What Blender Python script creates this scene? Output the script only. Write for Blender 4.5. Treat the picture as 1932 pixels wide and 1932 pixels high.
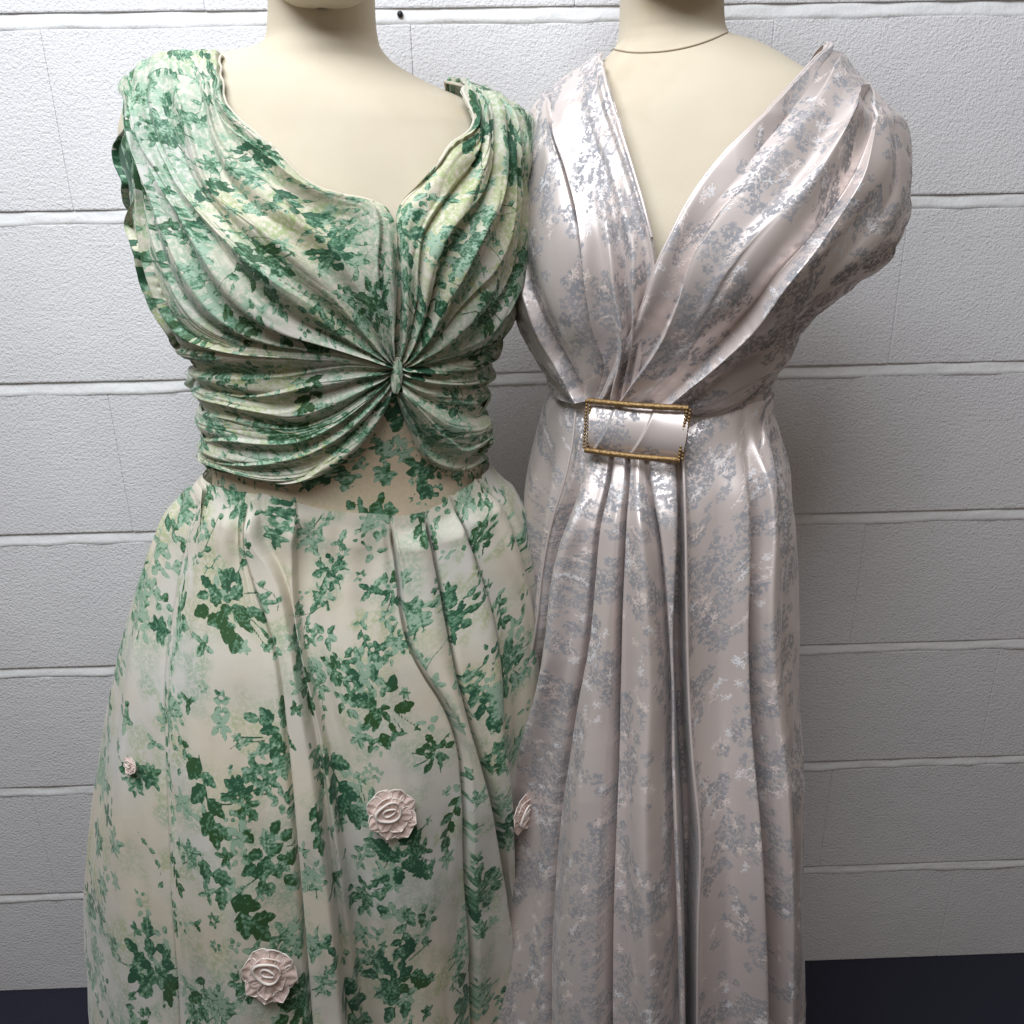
import bpy, math, random
import numpy as np
R = math.radians
for o in list(bpy.data.objects): bpy.data.objects.remove(o)
sc = bpy.context.scene
col = sc.collection

# ------------------------------------------------------------------ camera, world, lamps, exposure
FPX = 1600.0; CX = 966.0                      # focal length and centre of a 1932 px wide frame
CAM = np.array([0.0, -1.187, 1.355])
_yaw, _pitch, _roll = 0.022, 0.35408, -0.018424
_r = np.array([math.cos(_yaw), -math.sin(_yaw), 0]); _fh = np.array([math.sin(_yaw), math.cos(_yaw), 0])
_z = np.array([0, 0, 1.0])
_F = math.cos(_pitch)*_fh - math.sin(_pitch)*_z
_U = math.sin(_pitch)*_fh + math.cos(_pitch)*_z
_RR = math.cos(_roll)*_r + math.sin(_roll)*_U
_UU = -math.sin(_roll)*_r + math.cos(_roll)*_U
import mathutils
cd = bpy.data.cameras.new('camera'); cam = bpy.data.objects.new('camera', cd); col.objects.link(cam)
cd.lens = FPX/1932*36; cd.sensor_width = 36; cd.clip_start = 0.01; cd.clip_end = 60
cam.matrix_world = mathutils.Matrix(((_RR[0], _UU[0], -_F[0], CAM[0]), (_RR[1], _UU[1], -_F[1], CAM[1]),
                                     (_RR[2], _UU[2], -_F[2], CAM[2]), (0, 0, 0, 1)))
sc.camera = cam
w = bpy.data.worlds.new('World'); sc.world = w; w.use_nodes = True
bg = w.node_tree.nodes['Background']; bg.inputs[0].default_value = (1.0, 0.84, 0.69, 1); bg.inputs[1].default_value = 0.165
def area(name, loc, target, sx, sy, energy, color):
    l = bpy.data.lights.new(name, 'AREA'); l.shape = 'RECTANGLE'; l.size = sx; l.size_y = sy; l.energy = energy; l.color = color
    o = bpy.data.objects.new(name, l); col.objects.link(o); o.location = loc
    o.rotation_euler = (mathutils.Vector(target)-mathutils.Vector(loc)).to_track_quat('-Z', 'Y').to_euler()
    return o
key = area('ceiling_lamp', (-0.42, -1.10, 2.50), (0.0, -0.15, 1.3), 1.3, 0.8, 42, (0.88, 0.94, 1.0))
sc.view_settings.view_transform = 'Standard'; sc.view_settings.look = 'None'
sc.view_settings.exposure = 0.0; sc.view_settings.gamma = 1.0
sc.cycles.max_bounces = 6

# ------------------------------------------------------------------ small maths
def project(P):
    d = P-CAM; zc = d@_F
    return np.stack([CX+FPX*(d@_RR)/zc, CX-FPX*(d@_UU)/zc], -1)
def ray(x, y):
    return _F + _RR*(x-CX)/FPX - _UU*(y-CX)/FPX
def at_y(x, y, Y):                            # the point of a picture ray at the depth plane y = Y
    d = ray(x, y); return CAM + d*((Y-CAM[1])/d[1])
def pchip(xk, Y, xq):
    """shape-keeping cubic through knots; Y is [K, ...]"""
    xk = np.asarray(xk, float); Y = np.asarray(Y, float); K = len(xk)
    sh = (K-1,)+(1,)*(Y.ndim-1)
    h = np.diff(xk).reshape(sh); D = np.diff(Y, axis=0)/h
    m = np.zeros_like(Y)
    if K > 2:
        w1 = 2*h[1:]+h[:-1]; w2 = h[1:]+2*h[:-1]
        s = D[:-1]*D[1:]
        ok = s > 0
        den = np.where(ok, w1/np.where(ok, D[:-1], 1)+w2/np.where(ok, D[1:], 1), 1)
        m[1:-1] = np.where(ok, (w1+w2)/den, 0)
    m[0] = D[0]; m[-1] = D[-1]
    i = np.clip(np.searchsorted(xk, xq, side='right')-1, 0, K-2)
    sh2 = (len(xq),)+(1,)*(Y.ndim-1)
    hh = (xk[i+1]-xk[i]).reshape(sh2); t = ((xq-xk[i])/(xk[i+1]-xk[i])).reshape(sh2)
    t = np.clip(t, 0, 1)
    t2, t3 = t*t, t*t*t
    return (2*t3-3*t2+1)*Y[i]+(t3-2*t2+t)*hh*m[i]+(-2*t3+3*t2)*Y[i+1]+(t3-t2)*hh*m[i+1]
def catmull(P, n):
    P = np.asarray(P, float)
    if len(P) == 2: return P[0]+(P[1]-P[0])*np.linspace(0, 1, n)[:, None]
    L = np.r_[0, np.cumsum(np.maximum(np.linalg.norm(np.diff(P[:, :2], axis=0), axis=1), 1e-6))]
    m = np.gradient(P, L, axis=0)
    q = np.linspace(0, L[-1], n); i = np.clip(np.searchsorted(L, q, side='right')-1, 0, len(L)-2)
    h = (L[i+1]-L[i])[:, None]; t = ((q-L[i])/(L[i+1]-L[i]))[:, None]; t2 = t*t; t3 = t2*t
    return (2*t3-3*t2+1)*P[i]+(t3-2*t2+t)*h*m[i]+(-2*t3+3*t2)*P[i+1]+(t3-t2)*h*m[i+1]
def vnoise(x, y, seed=0):
    rs = np.random.RandomState(seed); T = rs.rand(64, 64)*2-1
    xi = np.floor(x).astype(int); yi = np.floor(y).astype(int); fx = x-xi; fy = y-yi
    fx = fx*fx*(3-2*fx); fy = fy*fy*(3-2*fy)
    a = T[xi % 64, yi % 64]; b = T[(xi+1) % 64, yi % 64]; c = T[xi % 64, (yi+1) % 64]; d = T[(xi+1) % 64, (yi+1) % 64]
    return (a*(1-fx)+b*fx)*(1-fy)+(c*(1-fx)+d*fx)*fy
def sstep(a, b, x):
    t = np.clip((x-a)/(b-a), 0, 1); return t*t*(3-2*t)

# ------------------------------------------------------------------ mesh helpers
def link(name, me, m, parent=None):
    o = bpy.data.objects.new(name, me); col.objects.link(o)
    if m: me.materials.append(m)
    if parent: o.parent = parent
    return o
def mesh_from(V, Fq, smooth=True, attrs=None):
    V = np.asarray(V, np.float32).reshape(-1, 3); Fq = np.asarray(Fq, np.int32)
    me = bpy.data.meshes.new('m'); n = Fq.shape[1]
    me.vertices.add(len(V)); me.vertices.foreach_set('co', V.ravel())
    me.loops.add(Fq.size); me.loops.foreach_set('vertex_index', Fq.ravel())
    me.polygons.add(len(Fq)); me.polygons.foreach_set('loop_start', np.arange(0, Fq.size, n, dtype=np.int32))
    me.polygons.foreach_set('use_smooth', np.full(len(Fq), smooth, bool))
    me.update(calc_edges=True)
    for k, A in (attrs or {}).items():
        at = me.attributes.new(k, 'FLOAT_COLOR', 'POINT')
        B = np.ones((len(V), 4), np.float32); B[:, :A.shape[-1]] = A.reshape(len(V), -1)
        at.data.foreach_set('color', B.ravel())
    return me
def grid_faces(nu, nv, wrap=False):
    i = np.arange(nu-1)[:, None]; j = np.arange(nv if wrap else nv-1)[None, :]; j2 = (j+1) % nv
    return np.stack([i*nv+j, i*nv+j2, (i+1)*nv+j2, (i+1)*nv+j], -1).reshape(-1, 4)
def grid_obj(name, P, m, parent=None, wrap=False, attrs=None, flip=False):
    nu, nv = P.shape[:2]; Fq = grid_faces(nu, nv, wrap)
    if flip: Fq = Fq[:, ::-1]
    return link(name, mesh_from(P, Fq, True, attrs), m, parent)
def tube(name, pts, rad, m, parent=None, nr=10, closed=False, wob=0.0):
    P = np.asarray(pts, float); n = len(P)
    T = np.gradient(P, axis=0) if not closed else np.roll(P, -1, 0)-np.roll(P, 1, 0)
    T /= np.linalg.norm(T, axis=1)[:, None]+1e-9
    ref = np.array([0, -1.0, 0.15]); A = np.cross(T, ref); A /= np.linalg.norm(A, axis=1)[:, None]+1e-9; B = np.cross(T, A)
    a = np.linspace(0, 2*np.pi, nr, endpoint=False)
    r = np.broadcast_to(np.asarray(rad, float), (n,))
    if wob: r = r*(1+wob*np.random.RandomState(n).randn(n))
    V = P[:, None]+r[:, None, None]*(np.cos(a)[None, :, None]*A[:, None]+np.sin(a)[None, :, None]*B[:, None])
    return grid_obj(name, V, m, parent, wrap=True)
def box(name, x0, x1, y0, y1, z0, z1, m, parent=None, bev=0.0):
    import bmesh
    bm = bmesh.new(); bmesh.ops.create_cube(bm, size=1)
    for v in bm.verts: v.co = ((x0+x1)/2+v.co.x*(x1-x0), (y0+y1)/2+v.co.y*(y1-y0), (z0+z1)/2+v.co.z*(z1-z0))
    if bev: bmesh.ops.bevel(bm, geom=bm.edges[:], offset=bev, segments=2, affect='EDGES', profile=0.6)
    me = bpy.data.meshes.new(name); bm.to_mesh(me); bm.free()
    for p in me.polygons: p.use_smooth = False
    return link(name, me, m, parent)
def tag(o, label, cat, group=None, kind=None):
    o['label'] = label
    if cat: o['category'] = cat
    if group: o['group'] = group
    if kind: o['kind'] = kind
    return o
def thing(name, loc, label, cat):
    o = bpy.data.objects.new(name, None); col.objects.link(o); o.empty_display_size = 0.05
    return tag(o, label, cat)

# ------------------------------------------------------------------ materials
def mat(name):
    m = bpy.data.materials.new(name); m.use_nodes = True; nt = m.node_tree
    return m, nt, nt.nodes['Principled BSDF']
def N(nt, t, **kw):
    n = nt.nodes.new(t)
    for k, v in kw.items():
        if k.startswith('i_'):
            key = k[2:]; n.inputs[int(key) if key.isdigit() else key.replace('_', ' ')].default_value = v
        else: setattr(n, k, v)
    return n
def mixc(nt, fac, a, b):
    n = N(nt, 'ShaderNodeMix', data_type='RGBA'); L = nt.links
    for s, v in ((n.inputs[0], fac), (n.inputs[6], a), (n.inputs[7], b)):
        if isinstance(v, (tuple, list, float, int)): s.default_value = v if not isinstance(v, tuple) else (*v, 1)
        else: L.new(v, s)
    return n.outputs[2]
def ramp(nt, src, p0, p1):
    n = N(nt, 'ShaderNodeMapRange', interpolation_type='SMOOTHSTEP', i_1=p0, i_2=p1); nt.links.new(src, n.inputs[0]); return n.outputs[0]
def noise(nt, scale, detail=3, rough=0.55, vec=None):
    n = N(nt, 'ShaderNodeTexNoise', i_Scale=scale, i_Detail=detail, i_Roughness=rough)
    if vec is not None: nt.links.new(vec, n.inputs['Vector'])
    return n.outputs['Fac']
def objco(nt): return N(nt, 'ShaderNodeTexCoord').outputs['Object']
def bump(nt, b, srcs, dist=0.001, strength=1.0):
    prev = None
    for s, d, st in srcs:
        n = N(nt, 'ShaderNodeBump', i_Distance=d, i_Strength=st); nt.links.new(s, n.inputs['Height'])
        if prev: nt.links.new(prev, n.inputs['Normal'])
        prev = n.outputs[0]
    nt.links.new(prev, b.inputs['Normal'])
def math2(nt, op, a, b):
    n = N(nt, 'ShaderNodeMath', operation=op)
    for s, v in ((n.inputs[0], a), (n.inputs[1], b)):
        if isinstance(v, (int, float)): s.default_value = v
        else: nt.links.new(v, s)
    return n.outputs[0]

def m_wall():
    m, nt, b = mat('painted_block'); co = objco(nt)
    big = noise(nt, 3.0, 3, .6, co); mid = noise(nt, 38, 4, .6, co); fine = noise(nt, 230, 3, .65, co); pit = noise(nt, 420, 2, .5, co)
    c = mixc(nt, ramp(nt, big, .35, .7), (.75, .73, .745), (.80, .785, .795))
    c = mixc(nt, ramp(nt, fine, .60, .75), c, (.60, .58, .585))
    nt.links.new(c, b.inputs['Base Color']); b.inputs['Roughness'].default_value = .62
    bump(nt, b, [(mid, .0022, .5), (fine, .0022, .9), (pit, .0010, .8)])
    return m
def m_mortar():
    m, nt, b = mat('painted_mortar'); co = objco(nt)
    mid = noise(nt, 60, 4, .6, co); fine = noise(nt, 260, 2, .6, co)
    c = mixc(nt, mid, (.70, .69, .69), (.80, .79, .79)); nt.links.new(c, b.inputs['Base Color']); b.inputs['Roughness'].default_value = .6
    bump(nt, b, [(mid, .003, .6), (fine, .001, .5)]); return m
def m_carpet():
    m, nt, b = mat('navy_carpet'); co = objco(nt)
    f = noise(nt, 500, 2, .6, co); c = mixc(nt, f, (.010, .010, .022), (.030, .030, .055)); nt.links.new(c, b.inputs['Base Color'])
    b.inputs['Roughness'].default_value = .95; bump(nt, b, [(f, .004, .9)]); return m
def m_jersey():
    m, nt, b = mat('cream_jersey'); co = objco(nt)
    big = noise(nt, 9, 3, .6, co); fine = noise(nt, 900, 2, .5, co); sp = noise(nt, 22, 2, .4, co)
    c = mixc(nt, ramp(nt, big, .3, .75), (.575, .495, .375), (.62, .54, .415))
    c = mixc(nt, ramp(nt, sp, .70, .76), c, (.56, .46, .33))
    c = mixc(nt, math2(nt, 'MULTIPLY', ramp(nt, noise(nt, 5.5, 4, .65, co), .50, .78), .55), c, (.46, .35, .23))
    nt.links.new(c, b.inputs['Base Color']); b.inputs['Roughness'].default_value = .75
    b.inputs['Sheen Weight'].default_value = .15
    bump(nt, b, [(fine, .0004, .35), (big, .004, .15)]); return m
def m_print(name='green_floral_chiffon', g0=(.74, .66, .53), g1_=(.70, .675, .63)):
    """cream chiffon with a green toile print; the print's outlines come with the mesh as distances"""
    m, nt, b = mat(name); co = objco(nt)
    a = N(nt, 'ShaderNodeAttribute', attribute_name='print'); s = N(nt, 'ShaderNodeSeparateColor'); nt.links.new(a.outputs['Color'], s.inputs[0])
    leaf, tone, wash = s.outputs
    g1 = noise(nt, 6, 2, .5, co); spk = noise(nt, 250, 2, .7, co); fine = noise(nt, 420, 2, .6, co)
    ground = mixc(nt, ramp(nt, g1, .35, .65), g0, g1_)
    wv = math2(nt, 'MULTIPLY', wash, ramp(nt, spk, .30, .62))
    ground = mixc(nt, wv, ground, mixc(nt, ramp(nt, noise(nt, 9, 1, .5, co), .42, .6), (.33, .47, .33), (.40, .47, .21)))
    t = math2(nt, 'ADD', tone, math2(nt, 'MULTIPLY', math2(nt, 'SUBTRACT', spk, .5), 1.1))
    dark = mixc(nt, ramp(nt, noise(nt, 11, 1, .5, co), .4, .62), (.026, .108, .056), (.034, .098, .026))
    leafc = mixc(nt, ramp(nt, t, .35, .62), dark, (.115, .260, .150))
    leafc = mixc(nt, ramp(nt, t, .66, .92), leafc, (.36, .50, .37))
    edge = math2(nt, 'ADD', leaf, math2(nt, 'MULTIPLY', math2(nt, 'SUBTRACT', fine, .5), .12))
    c = mixc(nt, ramp(nt, edge, .47, .53), ground, leafc)
    nt.links.new(c, b.inputs['Base Color'])
    b.inputs['Roughness'].default_value = .60; b.inputs['Sheen Weight'].default_value = .25; b.inputs['Sheen Roughness'].default_value = .4
    tr = N(nt, 'ShaderNodeBsdfTranslucent'); nt.links.new(c, tr.inputs[0]); ms = N(nt, 'ShaderNodeMixShader', i_0=.16)
    nt.links.new(b.outputs[0], ms.inputs[1]); nt.links.new(tr.outputs[0], ms.inputs[2]); nt.links.new(ms.outputs[0], nt.nodes['Material Output'].inputs[0])
    weave = noise(nt, 1400, 1, .5, co)
    bump(nt, b, [(weave, .0003, .35), (noise(nt, 55, 3, .6, co), .0012, .35)])
    return m
def m_satin():
    """champagne brocade satin; woven sprays come with the mesh"""
    m, nt, b = mat('champagne_brocade_satin'); co = objco(nt)
    a = N(nt, 'ShaderNodeAttribute', attribute_name='print'); s = N(nt, 'ShaderNodeSeparateColor'); nt.links.new(a.outputs['Color'], s.inputs[0])
    twig, pink, grey = s.outputs
    spk = noise(nt, 260, 2, .7, co); fine = noise(nt, 600, 2, .6, co)
    base = mixc(nt, noise(nt, 5, 2, .5, co), (.68, .585, .55), (.73, .65, .62))
    gm = math2(nt, 'MULTIPLY', grey, ramp(nt, spk, .40, .50))
    c = mixc(nt, gm, base, (.29, .285, .305))
    e = math2(nt, 'ADD', twig, math2(nt, 'MULTIPLY', math2(nt, 'SUBTRACT', fine, .5), .5))
    tm = ramp(nt, e, .46, .56)
    c = mixc(nt, tm, c, mixc(nt, pink, (.70, .68, .69), (.72, .60, .55)))
    nt.links.new(c, b.inputs['Base Color'])
    ro = N(nt, 'ShaderNodeMapRange', i_1=0.0, i_2=1.0, i_3=.41, i_4=.72); nt.links.new(math2(nt, 'MAXIMUM', gm, tm), ro.inputs[0])
    nt.links.new(ro.outputs[0], b.inputs['Roughness'])
    mt = N(nt, 'ShaderNodeMapRange', i_1=0.0, i_2=1.0, i_3=.42, i_4=.12); nt.links.new(math2(nt, 'MAXIMUM', gm, tm), mt.inputs[0]); nt.links.new(mt.outputs[0], b.inputs['Metallic']); b.inputs['Specular IOR Level'].default_value = .6
    b.inputs['Anisotropic'].default_value = .35; nt.links.new(N(nt, 'ShaderNodeTangent', direction_type='RADIAL', axis='Z').outputs[0], b.inputs['Tangent'])
    b.inputs['Sheen Weight'].default_value = .12; b.inputs['Sheen Roughness'].default_value = .35
    bump(nt, b, [(tm, .0003, .4), (noise(nt, 9, 2, .5, co), .006, .18)])
    return m
def m_plain(name, c, rough=.6, metal=0.0, nscale=300, bd=.0005):
    m, nt, b = mat(name); co = objco(nt); f = noise(nt, nscale, 3, .6, co)
    cc = mixc(nt, f, tuple(v*.8 for v in c), tuple(min(1, v*1.15) for v in c)); nt.links.new(cc, b.inputs['Base Color'])
    b.inputs['Roughness'].default_value = rough; b.inputs['Metallic'].default_value = metal
    bump(nt, b, [(f, bd, .6)]); return m
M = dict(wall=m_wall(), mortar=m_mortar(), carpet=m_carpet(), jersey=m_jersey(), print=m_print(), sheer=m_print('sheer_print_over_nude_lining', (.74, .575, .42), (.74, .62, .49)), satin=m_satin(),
         gold=m_plain('antique_gold', (.30, .19, .085), .50, .8, 320, .0022), black=m_plain('black_plastic', (.012, .012, .014), .5),
         rose=m_plain('pale_pink_ribbon', (.80, .62, .55), .55, 0, 120, .001), rosepale=m_plain('blush_ribbon', (.86, .77, .71), .55, 0, 120, .001),
         seam=m_plain('seam_thread', (.34, .27, .18), .8), wood=m_plain('stand_metal', (.10, .10, .10), .4, .8), dark=m_plain('dark_lining', (.02, .014, .012), .9))

# ------------------------------------------------------------------ the setting
COURSE = .225
def zk(k): return CAM[2]+.2201-COURSE*k
def wall():
    root = box('wall', -1.75, 1.75, .012, .20, 0, zk(-3), M['mortar']); root['kind'] = 'structure'
    root['label'] = 'cream painted concrete block wall behind the two dresses'
    rs = random.Random(4)
    offs = {-3: .1, -2: .325, -1: .1, 0: -.125+.0, 1: .10, 2: -.125+.002, 3: .10, 4: -.125, 5: .1, 6: -.125}
    x777 = at_y(777, 100, 0)[0]; x1622 = at_y(1622, 1080, 0)[0]
    for k in range(-3, 7):
        x0 = (x777 if k % 2 == 0 else x1622)
        zt, zb = zk(k)-.0165, zk(k+1)
        n0 = int(math.floor((-1.75-x0)/.45))
        for n in range(n0, n0+9):
            a, b = max(x0+n*.45, -1.75), min(x0+(n+1)*.45, 1.75)
            if b-a < .03: continue
            o = box('block', a, b, rs.uniform(-.0003, .0003), .05, zb+rs.uniform(0, .0008), zt+rs.uniform(-.001, .001), M['wall'], root, bev=.0020)
    # bed joints: sloped mortar, set back under the upper block and flush with the lower one
    for k in range(-2, 7):
        z = zk(k); xs = np.linspace(-1.75, 1.75, 500)
        prof = [(.0058, .003), (.0044, -.001), (.0030, -.006), (.0014, -.012), (.0002, -.0165), (.0060, -.0215)]
        P = np.zeros((len(prof), len(xs), 3))
        for i, (yy, dz) in enumerate(prof):
            n = vnoise(xs*24, np.full_like(xs, i*.7+k*5), 3); n2 = vnoise(xs*90, np.full_like(xs, i*1.7+k*5), 5)
            P[i, :, 0] = xs; P[i, :, 1] = yy+.0016*n+.0006*n2-.0012; P[i, :, 2] = z+dz+.0012*vnoise(xs*14, np.full_like(xs, k*3.3), 8)
        grid_obj('mortar_joint', P, M['mortar'], root, flip=True)
    return root
wall()
fl = box('floor', -1.75, 1.75, -3.0, .012, -.05, 0, M['carpet']); fl['kind'] = 'structure'; fl['label'] = 'dark navy carpet floor at the foot of the wall'
p = at_y(755, 27, 0)
a_ = np.linspace(0, 2*np.pi, 16, endpoint=False)
rr = [(.0001, -.004), (.0026, -.0038), (.0036, -.002), (.0036, .002)]
Pn = np.array([[(p[0]+r*math.cos(t), p[1]+y, p[2]+r*math.sin(t)) for t in a_] for r, y in rr])
tag(grid_obj('wall_screw', Pn, M['black'], wrap=True), 'small black screw head in the wall between the two necks', 'screw')

# ------------------------------------------------------------------ printed patterns, drawn once into fields
class Field:
    def __init__(s, w, h, x0=0, y0=0, res=.0008, periodic=False):
        s.nx, s.ny = int(w/res), int(h/res); s.x0, s.y0, s.res, s.per = x0, y0, res, periodic
        s.A = np.full((s.nx, s.ny), -.006, np.float32); s.T = np.full((s.nx, s.ny), .4, np.float32); s.W = np.zeros((s.nx, s.ny), np.float32)
    def win(s, x, y, r):
        i0 = int((x-r-s.x0)/s.res); i1 = int((x+r-s.x0)/s.res)+1; j0 = int((y-r-s.y0)/s.res); j1 = int((y+r-s.y0)/s.res)+1
        if not s.per:
            i0, i1, j0, j1 = max(i0, 0), min(i1, s.nx), max(j0, 0), min(j1, s.ny)
            if i1 <= i0 or j1 <= j0: return None
        I = np.arange(i0, i1); J = np.arange(j0, j1)
        X = s.x0+(I[:, None]+.5)*s.res-x; Y = s.y0+(J[None, :]+.5)*s.res-y
        return np.ix_(I % s.nx, J % s.ny), X, Y
    def put(s, ix, val, tone):
        A = s.A[ix]; up = val > A; s.A[ix] = np.where(up, val, A)
        T = s.T[ix]; s.T[ix] = np.where(up & (val > -.0005), tone, T)
    def leaf(s, x, y, ang, L, W, tone=.4, lobes=3, seed=0):
        q = s.win(x, y, L*1.05)
        if q is None: return
        ix, X, Y = q; c, d = math.cos(ang), math.sin(ang)
        t = (X*c+Y*d)/L; n = (-X*d+Y*c)
        tt = np.clip(t, 0, 1)
        w = W*np.sin(np.pi*tt**.75)**.8*(1+.42*(((tt*lobes+.15) % 1.0)-.55))
        val = np.where((t > 0) & (t < 1), w-np.abs(n), -np.hypot(np.where(t < 0, t, np.maximum(t-1, 0))*L, np.abs(n)))
        vein = np.exp(-(n/(.0009))**2)*.35+.30*np.exp(-((((tt*lobes*1.6-np.abs(n)/W*.9) % 1)-.5)/.16)**2)
        sh = .18*np.sign(n)
        s.put(ix, val, tone+vein+sh*.6+.20*sstep(0.0011, 0.0003, val))
    def disc(s, x, y, r, tone=.5, rings=3, lob=5, ph=0):
        q = s.win(x, y, r*1.4)
        if q is None: return
        ix, X, Y = q; rad = np.hypot(X, Y); th = np.arctan2(Y, X)+ph
        rr = r*(1+.2*np.cos(lob*th)); val = rr-rad
        k = (rad/r*rings+.35*np.cos(lob*th+1.0)+.15*th) % 1
        s.put(ix, val, tone+.55*(k > .5)-.25)
    def line(s, pts, hw, tone=.3):
        pts = np.asarray(pts)
        for (xa, ya), (xb, yb) in zip(pts[:-1], pts[1:]):
            q = s.win((xa+xb)/2, (ya+yb)/2, math.hypot(xb-xa, yb-ya)/2+.003)
            if q is None: continue
            ix, X, Y = q; X = X+(xa+xb)/2; Y = Y+(ya+yb)/2
            dx, dy = xb-xa, yb-ya; t = np.clip(((X-xa)*dx+(Y-ya)*dy)/(dx*dx+dy*dy+1e-12), 0, 1)
            s.put(ix, hw-np.hypot(X-xa-t*dx, Y-ya-t*dy), tone)
    def wash(s, x, y, r, k):
        q = s.win(x, y, r*1.7)
        if q is None: return
        ix, X, Y = q; th = np.arctan2(Y, X); rad = np.hypot(X, Y)/(r*(1+.25*np.cos(3*th+x*90)+.15*np.cos(5*th+y*70)))
        s.W[ix] = np.maximum(s.W[ix], k*sstep(1.1, .45, rad))
    def cluster(s, x, y, S, ang, rs, dark=.35):
        """a spray: rose with rings, lobed leaves round it, little buds on stems"""
        s.wash(x, y, S*.62, .5)
        for ring, (n, r0a, r0b, La, Lb) in enumerate(((rs.randint(9, 12), .20, .34, .18, .30), (rs.randint(6, 8), .08, .18, .18, .28), (rs.randint(3, 4), .0, .06, .16, .24))):
            a1 = rs.uniform(0, 6.28)
            for i in range(n):
                a = a1+rs.uniform(-.4, .4)+2*math.pi*i/n; L = S*rs.uniform(La, Lb); r0 = S*rs.uniform(r0a, r0b)
                b = a+rs.uniform(-.6, .6)
                s.leaf(x+r0*math.cos(a)*1.0, y+r0*math.sin(a)*1.1, b, L, L*rs.uniform(.24, .40), dark+rs.uniform(-.25, .22), rs.choice((2, 3, 3)))
        for i in range(rs.randint(2, 4)):
            a = rs.uniform(0, 6.28); r0 = S*rs.uniform(.05, .30)
            s.disc(x+r0*math.cos(a), y+r0*math.sin(a), S*rs.uniform(.07, .12), dark+.22, 2, rs.choice((4, 5, 6)), a)
        for i in range(rs.randint(3, 6)):
            a = rs.uniform(0, 6.28); r0 = S*rs.uniform(.46, .68); xx, yy = x+r0*math.cos(a), y+r0*math.sin(a)
            s.line([(x+.3*S*math.cos(a+.2), y+.3*S*math.sin(a+.2)), (xx, yy)], .0007, .35)
            s.sprig(xx, yy, S*rs.uniform(.10, .17), rs, dark)
    def spray(s, x, y, S, ang, rs, dark=.3):
        """a run of leaves along a stem"""
        c, d = math.cos(ang), math.sin(ang); s.wash(x, y, S*.5, .35)
        s.line([(x-S*.5*c, y-S*.5*d), (x+S*.5*c, y+S*.5*d)], .0008, .3)
        for i in range(6):
            t = -.45+.17*i; sd = 1 if i % 2 else -1; a = ang+sd*rs.uniform(.5, .95); L = S*rs.uniform(.26, .40)
            s.leaf(x+t*S*c, y+t*S*d, a, L, L*.3, dark+rs.uniform(-.2, .2), 3)
        s.leaf(x+.4*S*c, y+.4*S*d, ang, S*.34, S*.10, dark, 3)
    def sprig(s, x, y, S, rs, tone=.3):
        n = rs.randint(3, 6); a0 = rs.uniform(0, 6.28)
        for i in range(n):
            a = a0+i*6.28/n+rs.uniform(-.3, .3); r0 = S*rs.uniform(.25, .5)
            s.leaf(x+r0*.3*math.cos(a), y+r0*.3*math.sin(a), a, S*rs.uniform(.35, .55), S*rs.uniform(.10, .16), tone+rs.uniform(-.1, .35), 2)
        if rs.random() < .5: s.disc(x, y, S*.16, tone+.2, 1, 5, a0)
    def stem(s, x, y, S, ang, rs):
        pts = [(x, y)]
        for i in range(5):
            ang += rs.uniform(-.5, .5); pts.append((pts[-1][0]+S*.2*math.cos(ang), pts[-1][1]+S*.2*math.sin(ang)))
        s.line(pts, .0005, .45)
        for q in pts[1:]:
            if rs.random() < .7: s.leaf(q[0], q[1], ang+rs.choice((-1, 1))*rs.uniform(.6, 1.2), S*.16, S*.05, .4, 2)
    def spread(s, n, rs, small, big, nb):
        w, h = s.nx*s.res, s.ny*s.res
        for i in range(n*3): s.wash(s.x0+rs.random()*w, s.y0+rs.random()*h, rs.uniform(.008, .024), rs.uniform(.4, 1.0))
        for i in range(n): s.sprig(s.x0+rs.random()*w, s.y0+rs.random()*h, rs.uniform(*small), rs, rs.uniform(.15, .7))
        for i in range(n//3): s.stem(s.x0+rs.random()*w, s.y0+rs.random()*h, rs.uniform(.03, .06), rs.uniform(0, 6.28), rs)
        pts = []
        tries = 0
        while len(pts) < nb and tries < 4000:
            tries += 1; x, y = rs.random()*w, rs.random()*h; r = rs.uniform(*big)
            if all(math.hypot((x-a+w/2) % w-w/2, (y-b+h/2) % h-h/2) > .62*(r+q) for a, b, q in pts):
                pts.append((x, y, r))
                (s.cluster if rs.random() < .65 else s.spray)(s.x0+x, s.y0+y, r, rs.uniform(0, 6.28), rs, rs.choice((.08, .15, .25, .4)))
    def floret(s, x, y, r, k, ph, n=5):
        q = s.win(x, y, r*1.5)
        if q is None: return
        ix, X, Y = q; th = np.arctan2(Y, X)+ph; rad = np.hypot(X, Y)/(r*(.74+.46*np.abs(np.cos(n/2*th))))
        s.W[ix] = np.maximum(s.W[ix], k*sstep(1.05, .85, rad)*(.45+.55*sstep(.16, .30, rad)))
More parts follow.
